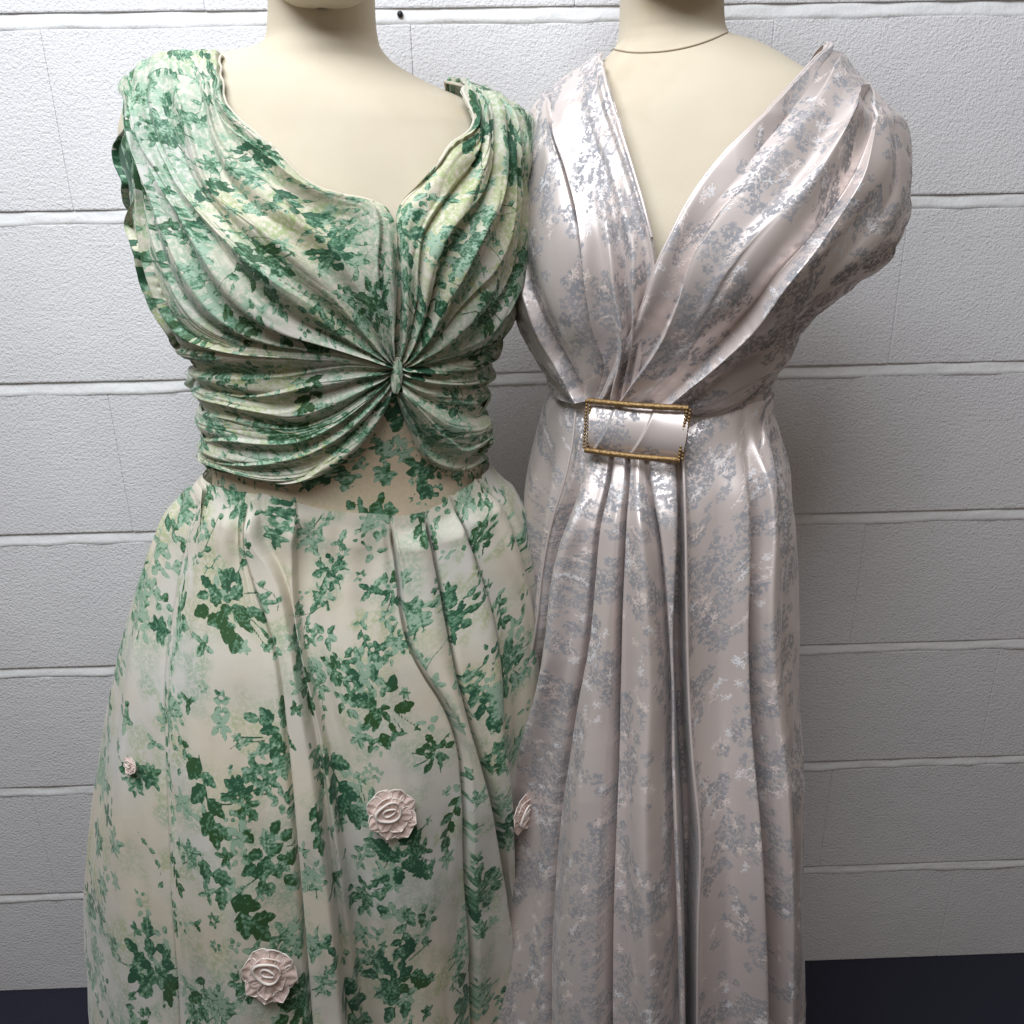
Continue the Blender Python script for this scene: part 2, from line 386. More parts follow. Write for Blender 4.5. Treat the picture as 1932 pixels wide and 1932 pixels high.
    def brocade(s, rs, nb):
        w, h = s.nx*s.res, s.ny*s.res; pts = []; tries = 0
        while len(pts) < nb and tries < 9000:
            tries += 1; x, y = rs.random()*w, rs.random()*h
            if any(math.hypot((x-a+w/2) % w-w/2, ((y-b+h/2) % h-h/2)*.7) < .050 for a, b in pts): continue
            pts.append((x, y)); x += s.x0; y += s.y0; S = rs.uniform(.040, .060); a0 = rs.uniform(.9, 2.2); cu = rs.uniform(-1.2, 1.2)
            px, py = x-.8*S*math.cos(a0), y-.8*S*math.sin(a0)
            for k in range(18):                                  # a curved branch of small flowers and leaves
                a0 += cu/18; px += .10*S*math.cos(a0); py += .10*S*math.sin(a0)
                for f in range(rs.randint(1, 3)):
                    r0 = abs(rs.gauss(0, .26))*S; b = a0+rs.choice((-1, 1))*1.57+rs.uniform(-.5, .5)
                    s.floret(px+r0*math.cos(b), py+r0*math.sin(b), rs.uniform(.0034, .0085), rs.uniform(.7, 1), rs.uniform(0, 6), rs.choice((4, 5, 6)))
            for k in range(rs.randint(5, 8)):                    # pale stitched twigs beside it
                ang = rs.uniform(0, 6.28); px, py = x+rs.uniform(-.6, .6)*S, y+rs.uniform(-.9, .9)*S; pk = rs.choice((0., .3, .8, 1.))
                for st in range(rs.randint(2, 4)):
                    ang += rs.uniform(-.8, .8); qx, qy = px+.006*math.cos(ang), py+.006*math.sin(ang)
                    s.line([(px, py), (qx, qy)], .0005, pk)
                    for f in range(2):
                        a2 = ang+rs.choice((-1, 1))*rs.uniform(.5, 1.3); s.line([(qx, qy), (qx+.0050*math.cos(a2), qy+.0050*math.sin(a2))], .0006, pk)
                    px, py = qx, qy
                for f in range(5): s.line([(px, py), (px+.0046*math.cos(f*1.257+ang), py+.0046*math.sin(f*1.257+ang))], .0008, pk)
    def sample(s, X, Y):
        fx = (X-s.x0)/s.res-.5; fy = (Y-s.y0)/s.res-.5
        if not s.per: fx = np.clip(fx, 0, s.nx-1.001); fy = np.clip(fy, 0, s.ny-1.001)
        i = np.floor(fx).astype(int); j = np.floor(fy).astype(int); a = fx-i; b = fy-j
        i0, i1, j0, j1 = i % s.nx, (i+1) % s.nx, j % s.ny, (j+1) % s.ny
        def g(Z): return (Z[i0, j0]*(1-a)+Z[i1, j0]*a)*(1-b)+(Z[i0, j1]*(1-a)+Z[i1, j1]*a)*b
        return np.stack([np.clip(.5+g(s.A)/.008, 0, 1), np.clip(g(s.T), 0, 1), np.clip(g(s.W), 0, 1)], -1)

# ------------------------------------------------------------------ bodies: stacked ovals whose side lines are measured
class Body:
    def __init__(s, y0, slope, xc, left, right, depth, back, power=.92, bumps=(), yz=None):
        s.slope, s.xc, s.power, s.bumps = slope, xc, power, bumps
        s.yz = yz                                  # list of (vy, y) -> axis depth along height
        s.y0 = y0
        def side(pts):
            out = []
            for vx, vy in pts:
                Y = y0
                for _ in range(4):
                    q = at_y(vx, vy, Y); Y = s.axis(q[2])+slope*(q[0]-xc) if yz else y0+slope*(q[0]-xc)
                out.append((q[2], q[0]))
            out.sort(); return np.array(out)
        if yz:
            tmp = s.yz; s.yz = None; zz = sorted((at_y(966, vy, y)[2], y) for vy, y in tmp); s.yz = np.array(zz)
        L, Rr = side(left), side(right)
        s.z0, s.z1 = max(L[0, 0], Rr[0, 0]), min(L[-1, 0], Rr[-1, 0]); s.L, s.R = L, Rr
        D = sorted((at_y(966, vy, y0)[2], b) for vy, b in depth); s.D = np.array(D)
        B = sorted((at_y(966, vy, y0)[2], b) for vy, b in back); s.B = np.array(B)
        n = 3000; s.zt = np.linspace(s.z0, s.z1, n)
        s.tab = np.stack([pchip(L[:, 0], L[:, 1], s.zt), pchip(Rr[:, 0], Rr[:, 1], s.zt),
                          pchip(s.D[:, 0], s.D[:, 1], np.clip(s.zt, s.D[0, 0], s.D[-1, 0])), pchip(s.B[:, 0], s.B[:, 1], np.clip(s.zt, s.B[0, 0], s.B[-1, 0]))])
        s.bp = [(at_y(vx, vy, y0-.12), sx, sz, A) for vx, vy, sx, sz, A in bumps]
        s._grid()
    def axis(s, Z):
        if s.yz is None: return s.y0+0*Z
        if not hasattr(s, '_ax'):
            s._az = np.linspace(s.yz[0, 0], s.yz[-1, 0], 600); s._ax = pchip(s.yz[:, 0], s.yz[:, 1], s._az)
            k_ = np.ones(61)/61; s._ax = np.convolve(np.pad(s._ax, 30, mode='edge'), k_, 'valid')
        return np.interp(Z, s._az, s._ax)
    def half(s, Z):
        t = [np.interp(Z, s.zt, r) for r in s.tab]; return t[0], t[1], t[2], t[3]
    def pos(s, ph, Z):
        xl, xr, bf, bb = s.half(Z); c, a = (xl+xr)/2, (xr-xl)/2
        sp, cp = np.sin(ph), np.cos(ph)
        x = c+a*np.sign(sp)*np.abs(sp)**s.power
        b = np.where(cp > 0, bf, bb)
        y = s.axis(Z)+s.slope*(x-s.xc)-b*np.sign(cp)*np.abs(cp)**s.power
        fr = np.clip(cp*1.6, 0, 1)
        for q, sx, sz, A in s.bp: y = y-A*fr*np.exp(-((x-q[0])/sx)**2-((Z-q[2])/sz)**2)
        return np.stack([x, y, Z+0*x], -1)
    def normal(s, ph, Z, e=.004):
        dp = s.pos(ph+.03, Z)-s.pos(ph-.03, Z); dz = s.pos(ph, np.clip(Z+e, s.z0, s.z1))-s.pos(ph, np.clip(Z-e, s.z0, s.z1))
        n = np.cross(dp, dz); return n/(np.linalg.norm(n, axis=-1)[..., None]+1e-12)
    def _grid(s):
        s.gp = np.radians(np.linspace(-90, 90, 121)); s.gz = np.linspace(s.z0, s.z1, 300)
        PH, Z = np.meshgrid(s.gp, s.gz, indexing='ij'); s.gv = project(s.pos(PH, Z)).reshape(-1, 2); s.gpz = np.stack([PH, Z], -1).reshape(-1, 2)
    def map(s, pts):
        """picture points -> (angle, height) on the surface; a third number turns further round, in degrees"""
        out = []
        for q in pts:
            d = ((s.gv-np.array(q[:2]))**2).sum(1); ph, z = s.gpz[d.argmin()]
            best = d.min()
            for _ in range(6):
                f0 = project(s.pos(np.array(ph), np.array(z))); e1 = (project(s.pos(np.array(ph+1e-3), np.array(z)))-f0)/1e-3
                e2 = (project(s.pos(np.array(ph), np.array(z+1e-4)))-f0)/1e-4
                Jm = np.stack([e1, e2], 1); r = np.array(q[:2])-f0
                st = np.linalg.solve(Jm.T@Jm+np.diag([400., 400.]), Jm.T@r); st = np.clip(st, (-.02, -.004), (.02, .004))
                p2, z2 = np.clip(ph+st[0], -1.6, 1.6), np.clip(z+st[1], s.z0, s.z1)
                e = ((project(s.pos(np.array(p2), np.array(z2)))-np.array(q[:2]))**2).sum()
                if e < best: ph, z, best = p2, z2, e
                else: break
            if len(q) > 2 and abs(q[2]) > .01:       # past the side line
                k_ = min(1., abs(q[2])/6); ph = (1-k_)*ph+k_*math.copysign(math.pi/2, ph)+math.radians(q[2])
            out.append((ph, z))
        return np.array(out)
    def point(s, x, y, off=0.0):
        ph, z = s.map([(x, y)])[0]; ph, z = np.array(ph), np.array(z)
        n = s.normal(ph, z); return s.pos(ph, z)+n*off, n
    def shell(s, name, z0, z1, m, parent, off=0.0, n=160, rows=200, attrs=None, a0=-180, a1=180):
        full = a1-a0 >= 359
        ph = np.radians(np.linspace(a0, a1, n, endpoint=not full)); Z = np.linspace(z0, z1, rows)
        Zg, PH = np.meshgrid(Z, ph, indexing='ij'); P = s.pos(PH, Zg)+off*s.normal(PH, Zg)
        return grid_obj(name, P, m, parent, wrap=full, attrs=attrs(PH, Zg) if attrs else None)

def patch(body, name, lines, nu, nv, m, parent, printer, off=.006, folds=None, zend=None, minstep=.004, tuck=(0, 0), tucku=(0, 0), wscale=True, cloth=None, roll=0, damp=0, gain=1.0, dampend=0):
    """cloth laid along traced fold lines; every line carries its own height over the body"""
    PH, ZZ, DD = [], [], []
    for d, pts in lines:
        pts3 = np.array([(q[0], q[1], q[2] if len(q) > 2 else 0.) for q in pts], float)
        C = catmull(pts3, 32); mp = body.map(C)
        if zend is not None:
            if mp[-1, 1] > zend+.01:
                sl = (mp[-1, 0]-mp[-8, 0])/(mp[-1, 1]-mp[-8, 1]-1e-9); sl = np.clip(sl, -1.2, 1.2)
                k = max(2, int((mp[-1, 1]-zend)/.012)); zz = np.linspace(mp[-1, 1], zend, k+1)[1:]
                mp = np.r_[mp, np.stack([mp[-1, 0]+sl*(zz-mp[-1, 1])*.5, zz], 1)]
        P = body.pos(mp[:, 0], mp[:, 1]); L = np.r_[0, np.cumsum(np.linalg.norm(np.diff(P, axis=0), axis=1))]
        t = np.linspace(0, 1, nu)
        PH.append(np.interp(t*L[-1], L, mp[:, 0])); ZZ.append(np.interp(t*L[-1], L, mp[:, 1]))
        dd = np.atleast_1d(np.asarray(d, float)); DD.append(np.interp(t, np.linspace(0, 1, len(dd)), dd) if len(dd) > 1 else np.full(nu, dd[0]))
    PH, ZZ, DD = map(np.array, (PH, ZZ, DD))
    kern = np.ones(7)/7
    for A in (PH, ZZ):
        for i in range(len(A)): A[i] = np.convolve(np.pad(A[i], 3, mode='edge'), kern, 'valid')
    P = body.pos(PH, ZZ); step = np.linalg.norm(np.diff(P, axis=0), axis=2).mean(1)
    vk = np.r_[0, np.cumsum(np.maximum(step, minstep))]; W = vk[-1]; vk = vk/W
    vq = np.linspace(0, 1, nv)
    ph = pchip(vk, PH, vq).T; zz = pchip(vk, ZZ, vq).T; dd = pchip(vk, DD, vq).T
    U, V = np.meshgrid(np.linspace(0, 1, nu), vq, indexing='ij')
    base = body.pos(ph, zz)
    wl = np.linalg.norm(np.diff(base, axis=1), axis=2).sum(1); sc_ = np.clip(wl/wl.max(), .22, 1)[:, None] if wscale else 1.0
    d = dd*gain
    if folds is not None: d = d+folds(U, V, W)*sc_
    if damp: d = d*(.2+.8*sstep(damp*.35, damp, U))
    if dampend: d = d*(1-dampend*sstep(.70, .97, U))
    d = d+off
    if tuck[0]: d = d-tuck[0]*np.exp(-(V*W/.003)**2)
    if tuck[1]: d = d-tuck[1]*np.exp(-((1-V)*W/.003)**2)
    if tucku[0]: d = d-tucku[0]*np.exp(-(U/.02)**2)
    if tucku[1]: d = d-tucku[1]*np.exp(-((1-U)/.02)**2)
    X = base+body.normal(ph, zz)*d[..., None]
    Lu = np.linalg.norm(np.diff(base, axis=0), axis=2).sum(0).mean()
    at = printer(ph, zz, U*Lu, V*W*(cloth or 1.0), U, V, X)
    if roll:                                   # the cloth goes on over the shoulder and down the back
        t = np.linspace(1, 0, 15)[:-1, None, None]
        top = X[0][None]+t*np.array([0, roll, 0])+t*t*np.array([0, 0, -roll*.45])
        X = np.concatenate([top, X]); at = np.concatenate([at[14:0:-1], at])
    o = grid_obj(name, X, m, parent, attrs={'print': at}, flip=True)
    return o, X
def ridges(freq, amp, seed, warp=.5, uf=3.0, sharp=.8):
    def f(U, V, W):
        w_ = V*freq+warp*vnoise(U*uf+seed, V*freq*.45+seed, seed)+.35*warp*vnoise(U*uf*2.3, V*freq*1.1+7, seed+1)
        md = .55+.75*vnoise(U*uf*.8+3, V*freq*.8+11, seed+2)
        return amp*md*(np.abs(np.sin(np.pi*w_))**sharp-.6)
    return f
def pleats(freq, amp, seed, warp=.5, uf=2.0, edge=.10, flip=False):
    """overlapping folds: each rises at a thin edge and lies back down to the next"""
    def f(U, V, W):
        w_ = V*freq+warp*vnoise(U*uf+seed, V*freq*.4+seed, seed)+.3*warp*vnoise(U*uf*2.6, V*freq+5, seed+1)
        if flip: w_ = -w_
        c = np.floor(w_); fr = w_-c; h = .45+.75*(vnoise(c*.73+.37, U*uf*1.2+c*3.1, seed+2)*.5+.5)
        return amp*h*(sstep(0, edge, fr)*(1-.92*fr**.8)-.35)
    return f
def soft(fu, fv, amp, seed):
    return lambda U, V, W: amp*vnoise(U*fu, V*fv, seed)
def summed(*fs): return lambda U, V, W: sum(f(U, V, W) for f in fs)
#SECTION_OBJECTS
# ------------------------------------------------------------------ measured bodies
YA = [(-100, -.300), (600, -.300), (900, -.290), (1400, -.270), (2050, -.260)]
YB = [(-100, -.268), (600, -.272), (900, -.276), (1150, -.282), (1500, -.325), (2050, -.345)]
XA, XB = -.19, .17
bumpA = [(505, 505, .075, .070, .026), (868, 480, .070, .070, .026)]
bumpB = [(1085, 470, .070, .070, .024), (1410, 480, .075, .070, .024)]
back = [(-100, .055), (60, .06), (160, .08), (350, .10), (600, .10), (900, .10), (1000, .12), (1400, .17), (2050, .19)]
def minus(dp, k): return [(v, b-k) for v, b in dp]
depA = [(-100, .055), (60, .058), (100, .066), (150, .085), (230, .102), (350, .115), (500, .120), (690, .112), (870, .102), (1000, .11)]
depB = [(-100, .055), (60, .058), (100, .070), (160, .085), (230, .100), (350, .115), (500, .122), (690, .110), (770, .105), (900, .115)]
skinA = Body(-.30, .06, XA,
    [(508, -90), (508, 40), (503, 80), (480, 97), (430, 108), (330, 126), (270, 154), (243, 204), (234, 260), (252, 315), (285, 380), (306, 470), (335, 560), (378, 650), (400, 720), (406, 800), (410, 880), (395, 960)],
    [(706, -90), (708, 40), (714, 80), (735, 112), (775, 140), (840, 172), (910, 200), (965, 240), (985, 300), (972, 370), (962, 450), (952, 540), (930, 620), (912, 690), (905, 780), (905, 870), (925, 950)],
    minus(depA, .006), minus(back, .006), bumps=bumpA, yz=YA)
dressA = Body(-.30, .06, XA,
    [(520, 50), (470, 86), (425, 95), (330, 111), (262, 146), (234, 200), (222, 262), (245, 330), (268, 390), (280, 460), (312, 555), (362, 635), (392, 690), (396, 760), (402, 850), (404, 895), (385, 960)],
    [(702, 60), (745, 108), (790, 138), (845, 160), (910, 175), (965, 200), (1000, 235), (1003, 290), (988, 345), (978, 440), (968, 500), (958, 590), (932, 630), (914, 690), (906, 760), (904, 850), (913, 885), (940, 950)],
    depA, back, bumps=bumpA, yz=YA)
skirtA = Body(-.28, .06, XA,
    [(405, 866), (366, 935), (335, 972), (314, 1015), (297, 1065), (281, 1130), (268, 1180), (255, 1240), (240, 1350), (230, 1480), (225, 1620), (228, 1750), (236, 1895)],
    [(909, 862), (955, 935), (983, 990), (994, 1060), (1002, 1130), (1010, 1220), (1008, 1320), (1000, 1420), (985, 1540), (974, 1680), (966, 1815), (960, 1900)],
    [(860, .100), (960, .104), (1030, .118), (1150, .152), (1400, .196), (1950, .225)], [(860, .10), (1000, .13), (1400, .18), (2050, .20)], yz=YA)
skinB = Body(-.28, -.15, XB,
    [(1172, -90), (1170, 40), (1165, 80), (1140, 112), (1060, 176), (1002, 228), (990, 300), (1000, 400), (1020, 540), (1050, 680), (1070, 760), (1060, 860)],
    [(1363, -90), (1363, 40), (1372, 68), (1430, 88), (1500, 128), (1560, 165), (1600, 225), (1600, 320), (1560, 430), (1500, 560), (1455, 660), (1430, 740), (1440, 820), (1470, 900)],
    minus(depB, .008), minus(back, .008), bumps=bumpB, yz=YB)
dressB = Body(-.28, -.15, XB,
    [(1172, 60), (1155, 92), (1141, 104), (1050, 165), (988, 222), (968, 300), (972, 420), (982, 560), (1025, 670), (1045, 715), (1040, 770), (1020, 850)],
    [(1440, 60), (1543, 97), (1596, 160), (1656, 222), (1682, 244), (1688, 330), (1672, 432), (1592, 516), (1509, 572), (1482, 618), (1460, 672), (1440, 744), (1452, 800), (1470, 860)],
    depB, back, bumps=bumpB, yz=YB)
skirtB = Body(-.32, -.15, XB,
    [(1052, 700), (1022, 800), (1000, 920), (996, 1100), (1026, 1250), (1046, 1400), (1038, 1570), (1024, 1750), (1008, 2040)],
    [(1450, 700), (1440, 744), (1452, 800), (1466, 860), (1474, 950), (1478, 1050), (1479, 1200), (1481, 1400), (1482, 1600), (1482, 1800), (1482, 2040)],
    [(700, .104), (800, .110), (900, .128), (1100, .145), (1400, .155), (2050, .165)], [(700, .10), (1000, .12), (1400, .15), (2050, .17)], yz=YB)

# ------------------------------------------------------------------ mannequins
def mannequin(body, label, cap_vy, neck_x, seam=None, head_vy=None):
    t = thing('mannequin', None, label, 'mannequin')
    ph = np.radians(np.linspace(-180, 180, 200, endpoint=False)); Z = np.linspace(body.z0, body.z1-.002, 520)
    Zg, PH = np.meshgrid(Z, ph, indexing='ij'); P = body.pos(PH, Zg)
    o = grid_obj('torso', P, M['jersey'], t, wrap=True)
    top = P[-1]; c = top.mean(0)
    # close the neck with a low dome
    D = np.array([c+(top-c)*k+np.array([0, 0, dz]) for k, dz in ((1, 0), (.93, .006), (.7, .012), (.35, .015), (.02, .016))])
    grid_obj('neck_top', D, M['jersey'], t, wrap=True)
    if head_vy is not None:                     # smooth egg-shaped head; only its jaw reaches into the picture
        yh = float(body.axis(np.array(body.z1)))-.022; zb_ = at_y(neck_x, head_vy, yh-.03)[2]
        th = np.linspace(.02, np.pi-.02, 40)[:, None]; a = np.linspace(0, 2*np.pi, 64, endpoint=False)[None, :]
        xm = at_y(neck_x, head_vy, yh)[0]; k = 1-.28*np.clip(np.cos(th), 0, 1)
        q_ = np.sin(th)**.55; H = np.stack([xm+.078*q_*k*np.cos(a), yh+.112*q_*k*np.sin(a)+.03*(1-np.cos(th))*.5-.020, zb_+.118*(1-np.cos(th))+0*a], -1)
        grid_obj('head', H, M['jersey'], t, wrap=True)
    if cap_vy is not None:
        zc = at_y(neck_x, cap_vy, body.axis(body.z1)-.055)[2]
        prof = [(1.00, -.001), (1.045, .0), (1.06, .004), (1.06, .05), (1.03, .06), (.6, .066), (.02, .067)]
        i = np.abs(Z-zc).argmin(); ring = P[i]; cc = ring.mean(0)
        Q = np.array([cc+(ring-cc)*np.array([k, k, 1])+np.array([0, 0, dz]) for k, dz in prof]); grid_obj('neck_cap', Q, M['jersey'], t, wrap=True)
    if seam:
        pts = np.array([body.point(x, y, .0003)[0] for x, y in catmull(seam, 60)])
        tube('neck_seam', pts, .0008, M['seam'], t)
    bx, by = (body.tab[0].mean()+body.tab[1].mean())/2, float(body.axis(np.array(body.z0)))
    zs = np.linspace(.03, body.z0+.02, 8)
    tube('stand_pole', [(bx, by, z) for z in zs], .016, M['wood'], t, nr=16)
    a = np.linspace(0, 2*np.pi, 32, endpoint=False)
    prof = [(.01, .034), (.10, .030), (.145, .018), (.15, .006), (.15, .001)]
    grid_obj('stand_base', np.array([[(bx+r*math.cos(q), by+r*math.sin(q), z) for q in a] for r, z in prof]), M['wood'], t, wrap=True, flip=True)
    return t
mannequin(skinA, 'cream fabric mannequin wearing the green floral dress', None, 615, head_vy=14)
mannequin(skinB, 'cream fabric mannequin wearing the champagne satin dress, curved seam round its neck', None, 1265,
          seam=[(1150, 92), (1190, 99), (1230, 99), (1290, 91), (1340, 76), (1372, 62)], head_vy=-10)

def across(X, anchor):
    """width of cloth, measured over the folds, from one column of a patch"""
    A = np.zeros(X.shape[:2]); A[:, 1:] = np.cumsum(np.linalg.norm(np.diff(X, axis=1), axis=2), axis=1)
    A = A-A[:, [int(anchor*(X.shape[1]-1))]]
    k = np.ones(161)/161
    return np.stack([np.convolve(np.pad(A[:, j], 80, mode='edge'), k, 'valid') for j in range(A.shape[1])], 1)
# ------------------------------------------------------------------ green dress: print fields
rsA = random.Random(11)
FA = Field(.62, .62, periodic=True); FA.spread(700, rsA, (.012, .026), (.044, .074), 150)
SKX, SKZ = 0.0, 0.0
hemA = skirtA.z0
FS = Field(1.9, .85, -.95, hemA-.02)
def skp(ph, zz):
    xl, xr, _, _ = skirtA.half(zz); return (xr-xl)/2*ph, zz*1.06-hemA*.06
rs2 = random.Random(5)
wdt, hgt = 1.9, .85
for i in range(1300): FS.wash(-.95+rs2.random()*wdt, hemA+rs2.random()*hgt, rs2.uniform(.008, .024), rs2.uniform(.25, .8))
for i in range(1500): FS.sprig(-.95+rs2.random()*wdt, hemA+rs2.random()*hgt, rs2.uniform(.012, .028), rs2, rs2.uniform(.1, .75))
for i in range(150): FS.stem(-.95+rs2.random()*wdt, hemA+rs2.random()*hgt, rs2.uniform(.03, .07), rs2.uniform(0, 6.28), rs2)
for i in range(190): FS.cluster(-.95+rs2.random()*wdt, hemA+rs2.random()*hgt, rs2.uniform(.025, .048), 0, rs2, rs2.uniform(.45, .8))
for i in range(34): FS.cluster(-.95+rs2.random()*wdt, hemA+rs2.random()*hgt, rs2.uniform(.025, .045), 0, rs2, rs2.uniform(.2, .4))
big = [(430, 1140, 135, 'c'), (740, 1110, 60, 'c'), (712, 1335, 115, 'c'), (635, 1470, 130, 's'), (757, 1620, 120, 'c'), (857, 1165, 100, 'c'), (952, 1265, 110, 'c'),
       (530, 1375, 120, 'c'), (390, 1500, 120, 's'), (275, 1350, 115, 'c'), (572, 1245, 130, 's'), (430, 1690, 150, 's'), (512, 1620, 115, 'c'), (275, 1525, 105, 'c'),
       (290, 1820, 115, 'c'), (570, 1895, 110, 'c'), (745, 1850, 125, 'c'), (655, 1885, 120, 's'), (895, 1690, 100, 'c'), (885, 1870, 95, 'c'), (950, 1425, 80, 'c'),
       (340, 1150, 90, 'c'), (640, 1262, 75, 'c'), (915, 1335, 85, 's'), (785, 955, 100, 's'), (530, 965, 65, 'c'), (380, 1890, 90, 's'), (250, 1640, 80, 'c'),
       (600, 1560, 70, 's'), (850, 1545, 75, 's'), (690, 1690, 80, 'c'), (765, 1755, 80, 's'), (460, 1505, 80, 'c'), (470, 1855, 70, 'c'), (885, 1290, 65, 'c'),
       (942, 1150, 65, 's'), (905, 1015, 65, 'c'), (818, 1015, 45, 's'), (625, 1075, 60, 'c'), (330, 1010, 55, 's'), (450, 950, 80, 'c'), (230, 1450, 90, 'c'),
       (960, 1560, 70, 's'), (350, 1420, 60, 's'), (940, 1740, 70, 'c'), (330, 1640, 70, 's'), (820, 1420, 60, 'c'), (690, 1215, 50, 's'), (250, 1230, 70, 'c')]
def pr_sk(ph, zz, u, v, U, V, X):
    px = across(X, .46); zr = np.linspace(hemA-.05, 1.3, 400); g_ = np.clip(.60+(zr-hemA)*.55, .6, 1.0); cz = np.r_[0, np.cumsum(.5*(g_[1:]+g_[:-1])*np.diff(zr))]
    pz = hemA+np.interp(zz, zr, cz)
    Q = project(X); zc = (X-CAM)@_F
    for (x, y, S, k) in big:
        d = (Q[..., 0]-x)**2+(Q[..., 1]-y)**2+(np.abs(V-.5) > .46)*1e5; i = np.unravel_index(d.argmin(), d.shape)
        Sm = S/(FPX/zc[i])*1.05
        (FS.cluster if k == 'c' else FS.spray)(float(px[i]), float(pz[i]), Sm, (rs2.uniform(0, 6.28) if k == 'c' else rs2.choice((-1.1, -1.5, -1.9, -.9))), rs2, rs2.uniform(.16, .36))
    return FS.sample(px, pz)
def pr_bod(ox, oy, su=1.0, sv=1.9):
    return lambda ph, zz, u, v, U, V, X: FA.sample(u*su+ox, .45*v*sv+.62*across(X, 0.)+oy)

# ------------------------------------------------------------------ green dress
DA = thing('floral_dress', None, 'white chiffon dress with green leaf print, twisted bodice and full pleated skirt', 'dress')
hem_line = None
# waist and sides under the drapery
def pr_shell(ox, oy): return lambda PH, Z: {'print': FA.sample(PH*.16+ox, Z+oy)*np.array([1, 1, .35])}
zt = dressA.map([(300, 470)])[0][1]; zb = float(dressA.point(650, 962)[0][2])-.012
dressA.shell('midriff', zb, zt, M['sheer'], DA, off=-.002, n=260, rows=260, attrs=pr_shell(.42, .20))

kx, ky = 744, 688
Lp = [  # left shoulder drape, from the neckline edge out to the side
    (.002, [(419, 104, -0), (421, 146), (427, 193), (448, 219), (482, 247), (521, 281), (560, 323), (599, 352), (655, 366), (700, 374), (730, 390), (746, 424), (748, 500), (750, 578), (743, 640), (745, 682)]),
    (.009, [(410, 103), (412, 150), (420, 200), (440, 230), (474, 260), (512, 297), (552, 340), (592, 368), (648, 386), (690, 400), (716, 430), (728, 480), (734, 540), (740, 600), (739, 650), (744, 684)]),
    (.001, [(398, 103), (402, 155), (412, 210), (430, 250), (462, 290), (500, 328), (545, 370), (590, 405), (640, 440), (676, 480), (700, 530), (716, 580), (728, 630), (743, 684)]),
    (.012, [(386, 103), (391, 156), (403, 210), (416, 270), (445, 325), (490, 372), (545, 415), (600, 450), (645, 490), (678, 540), (703, 590), (722, 640), (742, 685)]),
    (.000, [(372, 103), (378, 160), (392, 225), (408, 290), (438, 350), (486, 400), (545, 445), (600, 490), (645, 535), (680, 585), (710, 635), (741, 685)]),
    (.013, [(350, 104), (350, 165), (366, 240), (390, 310), (425, 375), (474, 425), (535, 472), (590, 520), (636, 568), (680, 615), (712, 652), (740, 686)]),
    (.002, [(325, 105), (318, 170), (335, 245), (365, 325), (405, 390), (456, 445), (520, 497), (578, 546), (628, 590), (676, 632), (710, 660), (740, 686)]),
    (.012, [(305, 110), (297, 175), (312, 250), (346, 330), (388, 396), (440, 455), (502, 515), (562, 566), (616, 606), (670, 642), (708, 664), (740, 687)]),
    (-.001, [(288, 118), (280, 185), (296, 255), (330, 330), (374, 400), (424, 470), (482, 540), (545, 590), (606, 622), (665, 650), (706, 668), (740, 687)]),
    (.018, [(272, 128), (266, 195), (284, 268), (322, 336), (366, 410), (410, 490), (462, 560), (525, 606), (592, 632), (660, 656), (704, 671), (740, 688)]),
    (-.002, [(262, 136), (257, 200), (278, 285), (312, 350), (350, 430), (392, 512), (446, 580), (512, 620), (586, 640), (655, 660), (702, 674), (740, 689)]),
    (.009, [(256, 142), (253, 205), (274, 300), (300, 365), (328, 440), (366, 520), (420, 590), (490, 628), (570, 648), (645, 664), (700, 677), (740, 689)]),
    (.001, [(252, 147), (251, 215), (274, 310), (288, 372), (305, 450), (338, 530), (390, 600), (460, 636), (550, 655), (640, 668), (698, 679), (740, 690)]),
    (.010, [(249, 152), (252, 222), (275, 318), (277, 372), (286, 455), (312, 540), (360, 615), (430, 648), (530, 662), (630, 671), (696, 681), (740, 690)]),
    (.003, [(247, 157), (254, 228), (277, 322), (270, 372), (270, 450), (290, 550), (335, 630), (405, 662), (510, 668), (620, 674), (694, 683), (740, 691)]),
    (.000, [(246, 160), (253, 232), (276, 326), (270, 376, -22), (270, 454, -28), (290, 554, -28), (336, 634, -24), (405, 665), (510, 670), (620, 676), (694, 684), (740, 692)]),
]
ob, X = patch(dressA, 'shoulder_drape', Lp, 430, 330, M['print'], DA, pr_bod(.05, .03), off=.004, tuck=(.006, .006), tucku=(0, .004), roll=.05, damp=.16, gain=.55,
              folds=summed(pleats(12, .0125, 3, .9, 2.0, .08), ridges(36, .0022, 9, 1.2, 5, .5)))
tube('neckline_hem', X[:int(.57*430)+14, 2], .0013, M['print'], DA, nr=8)
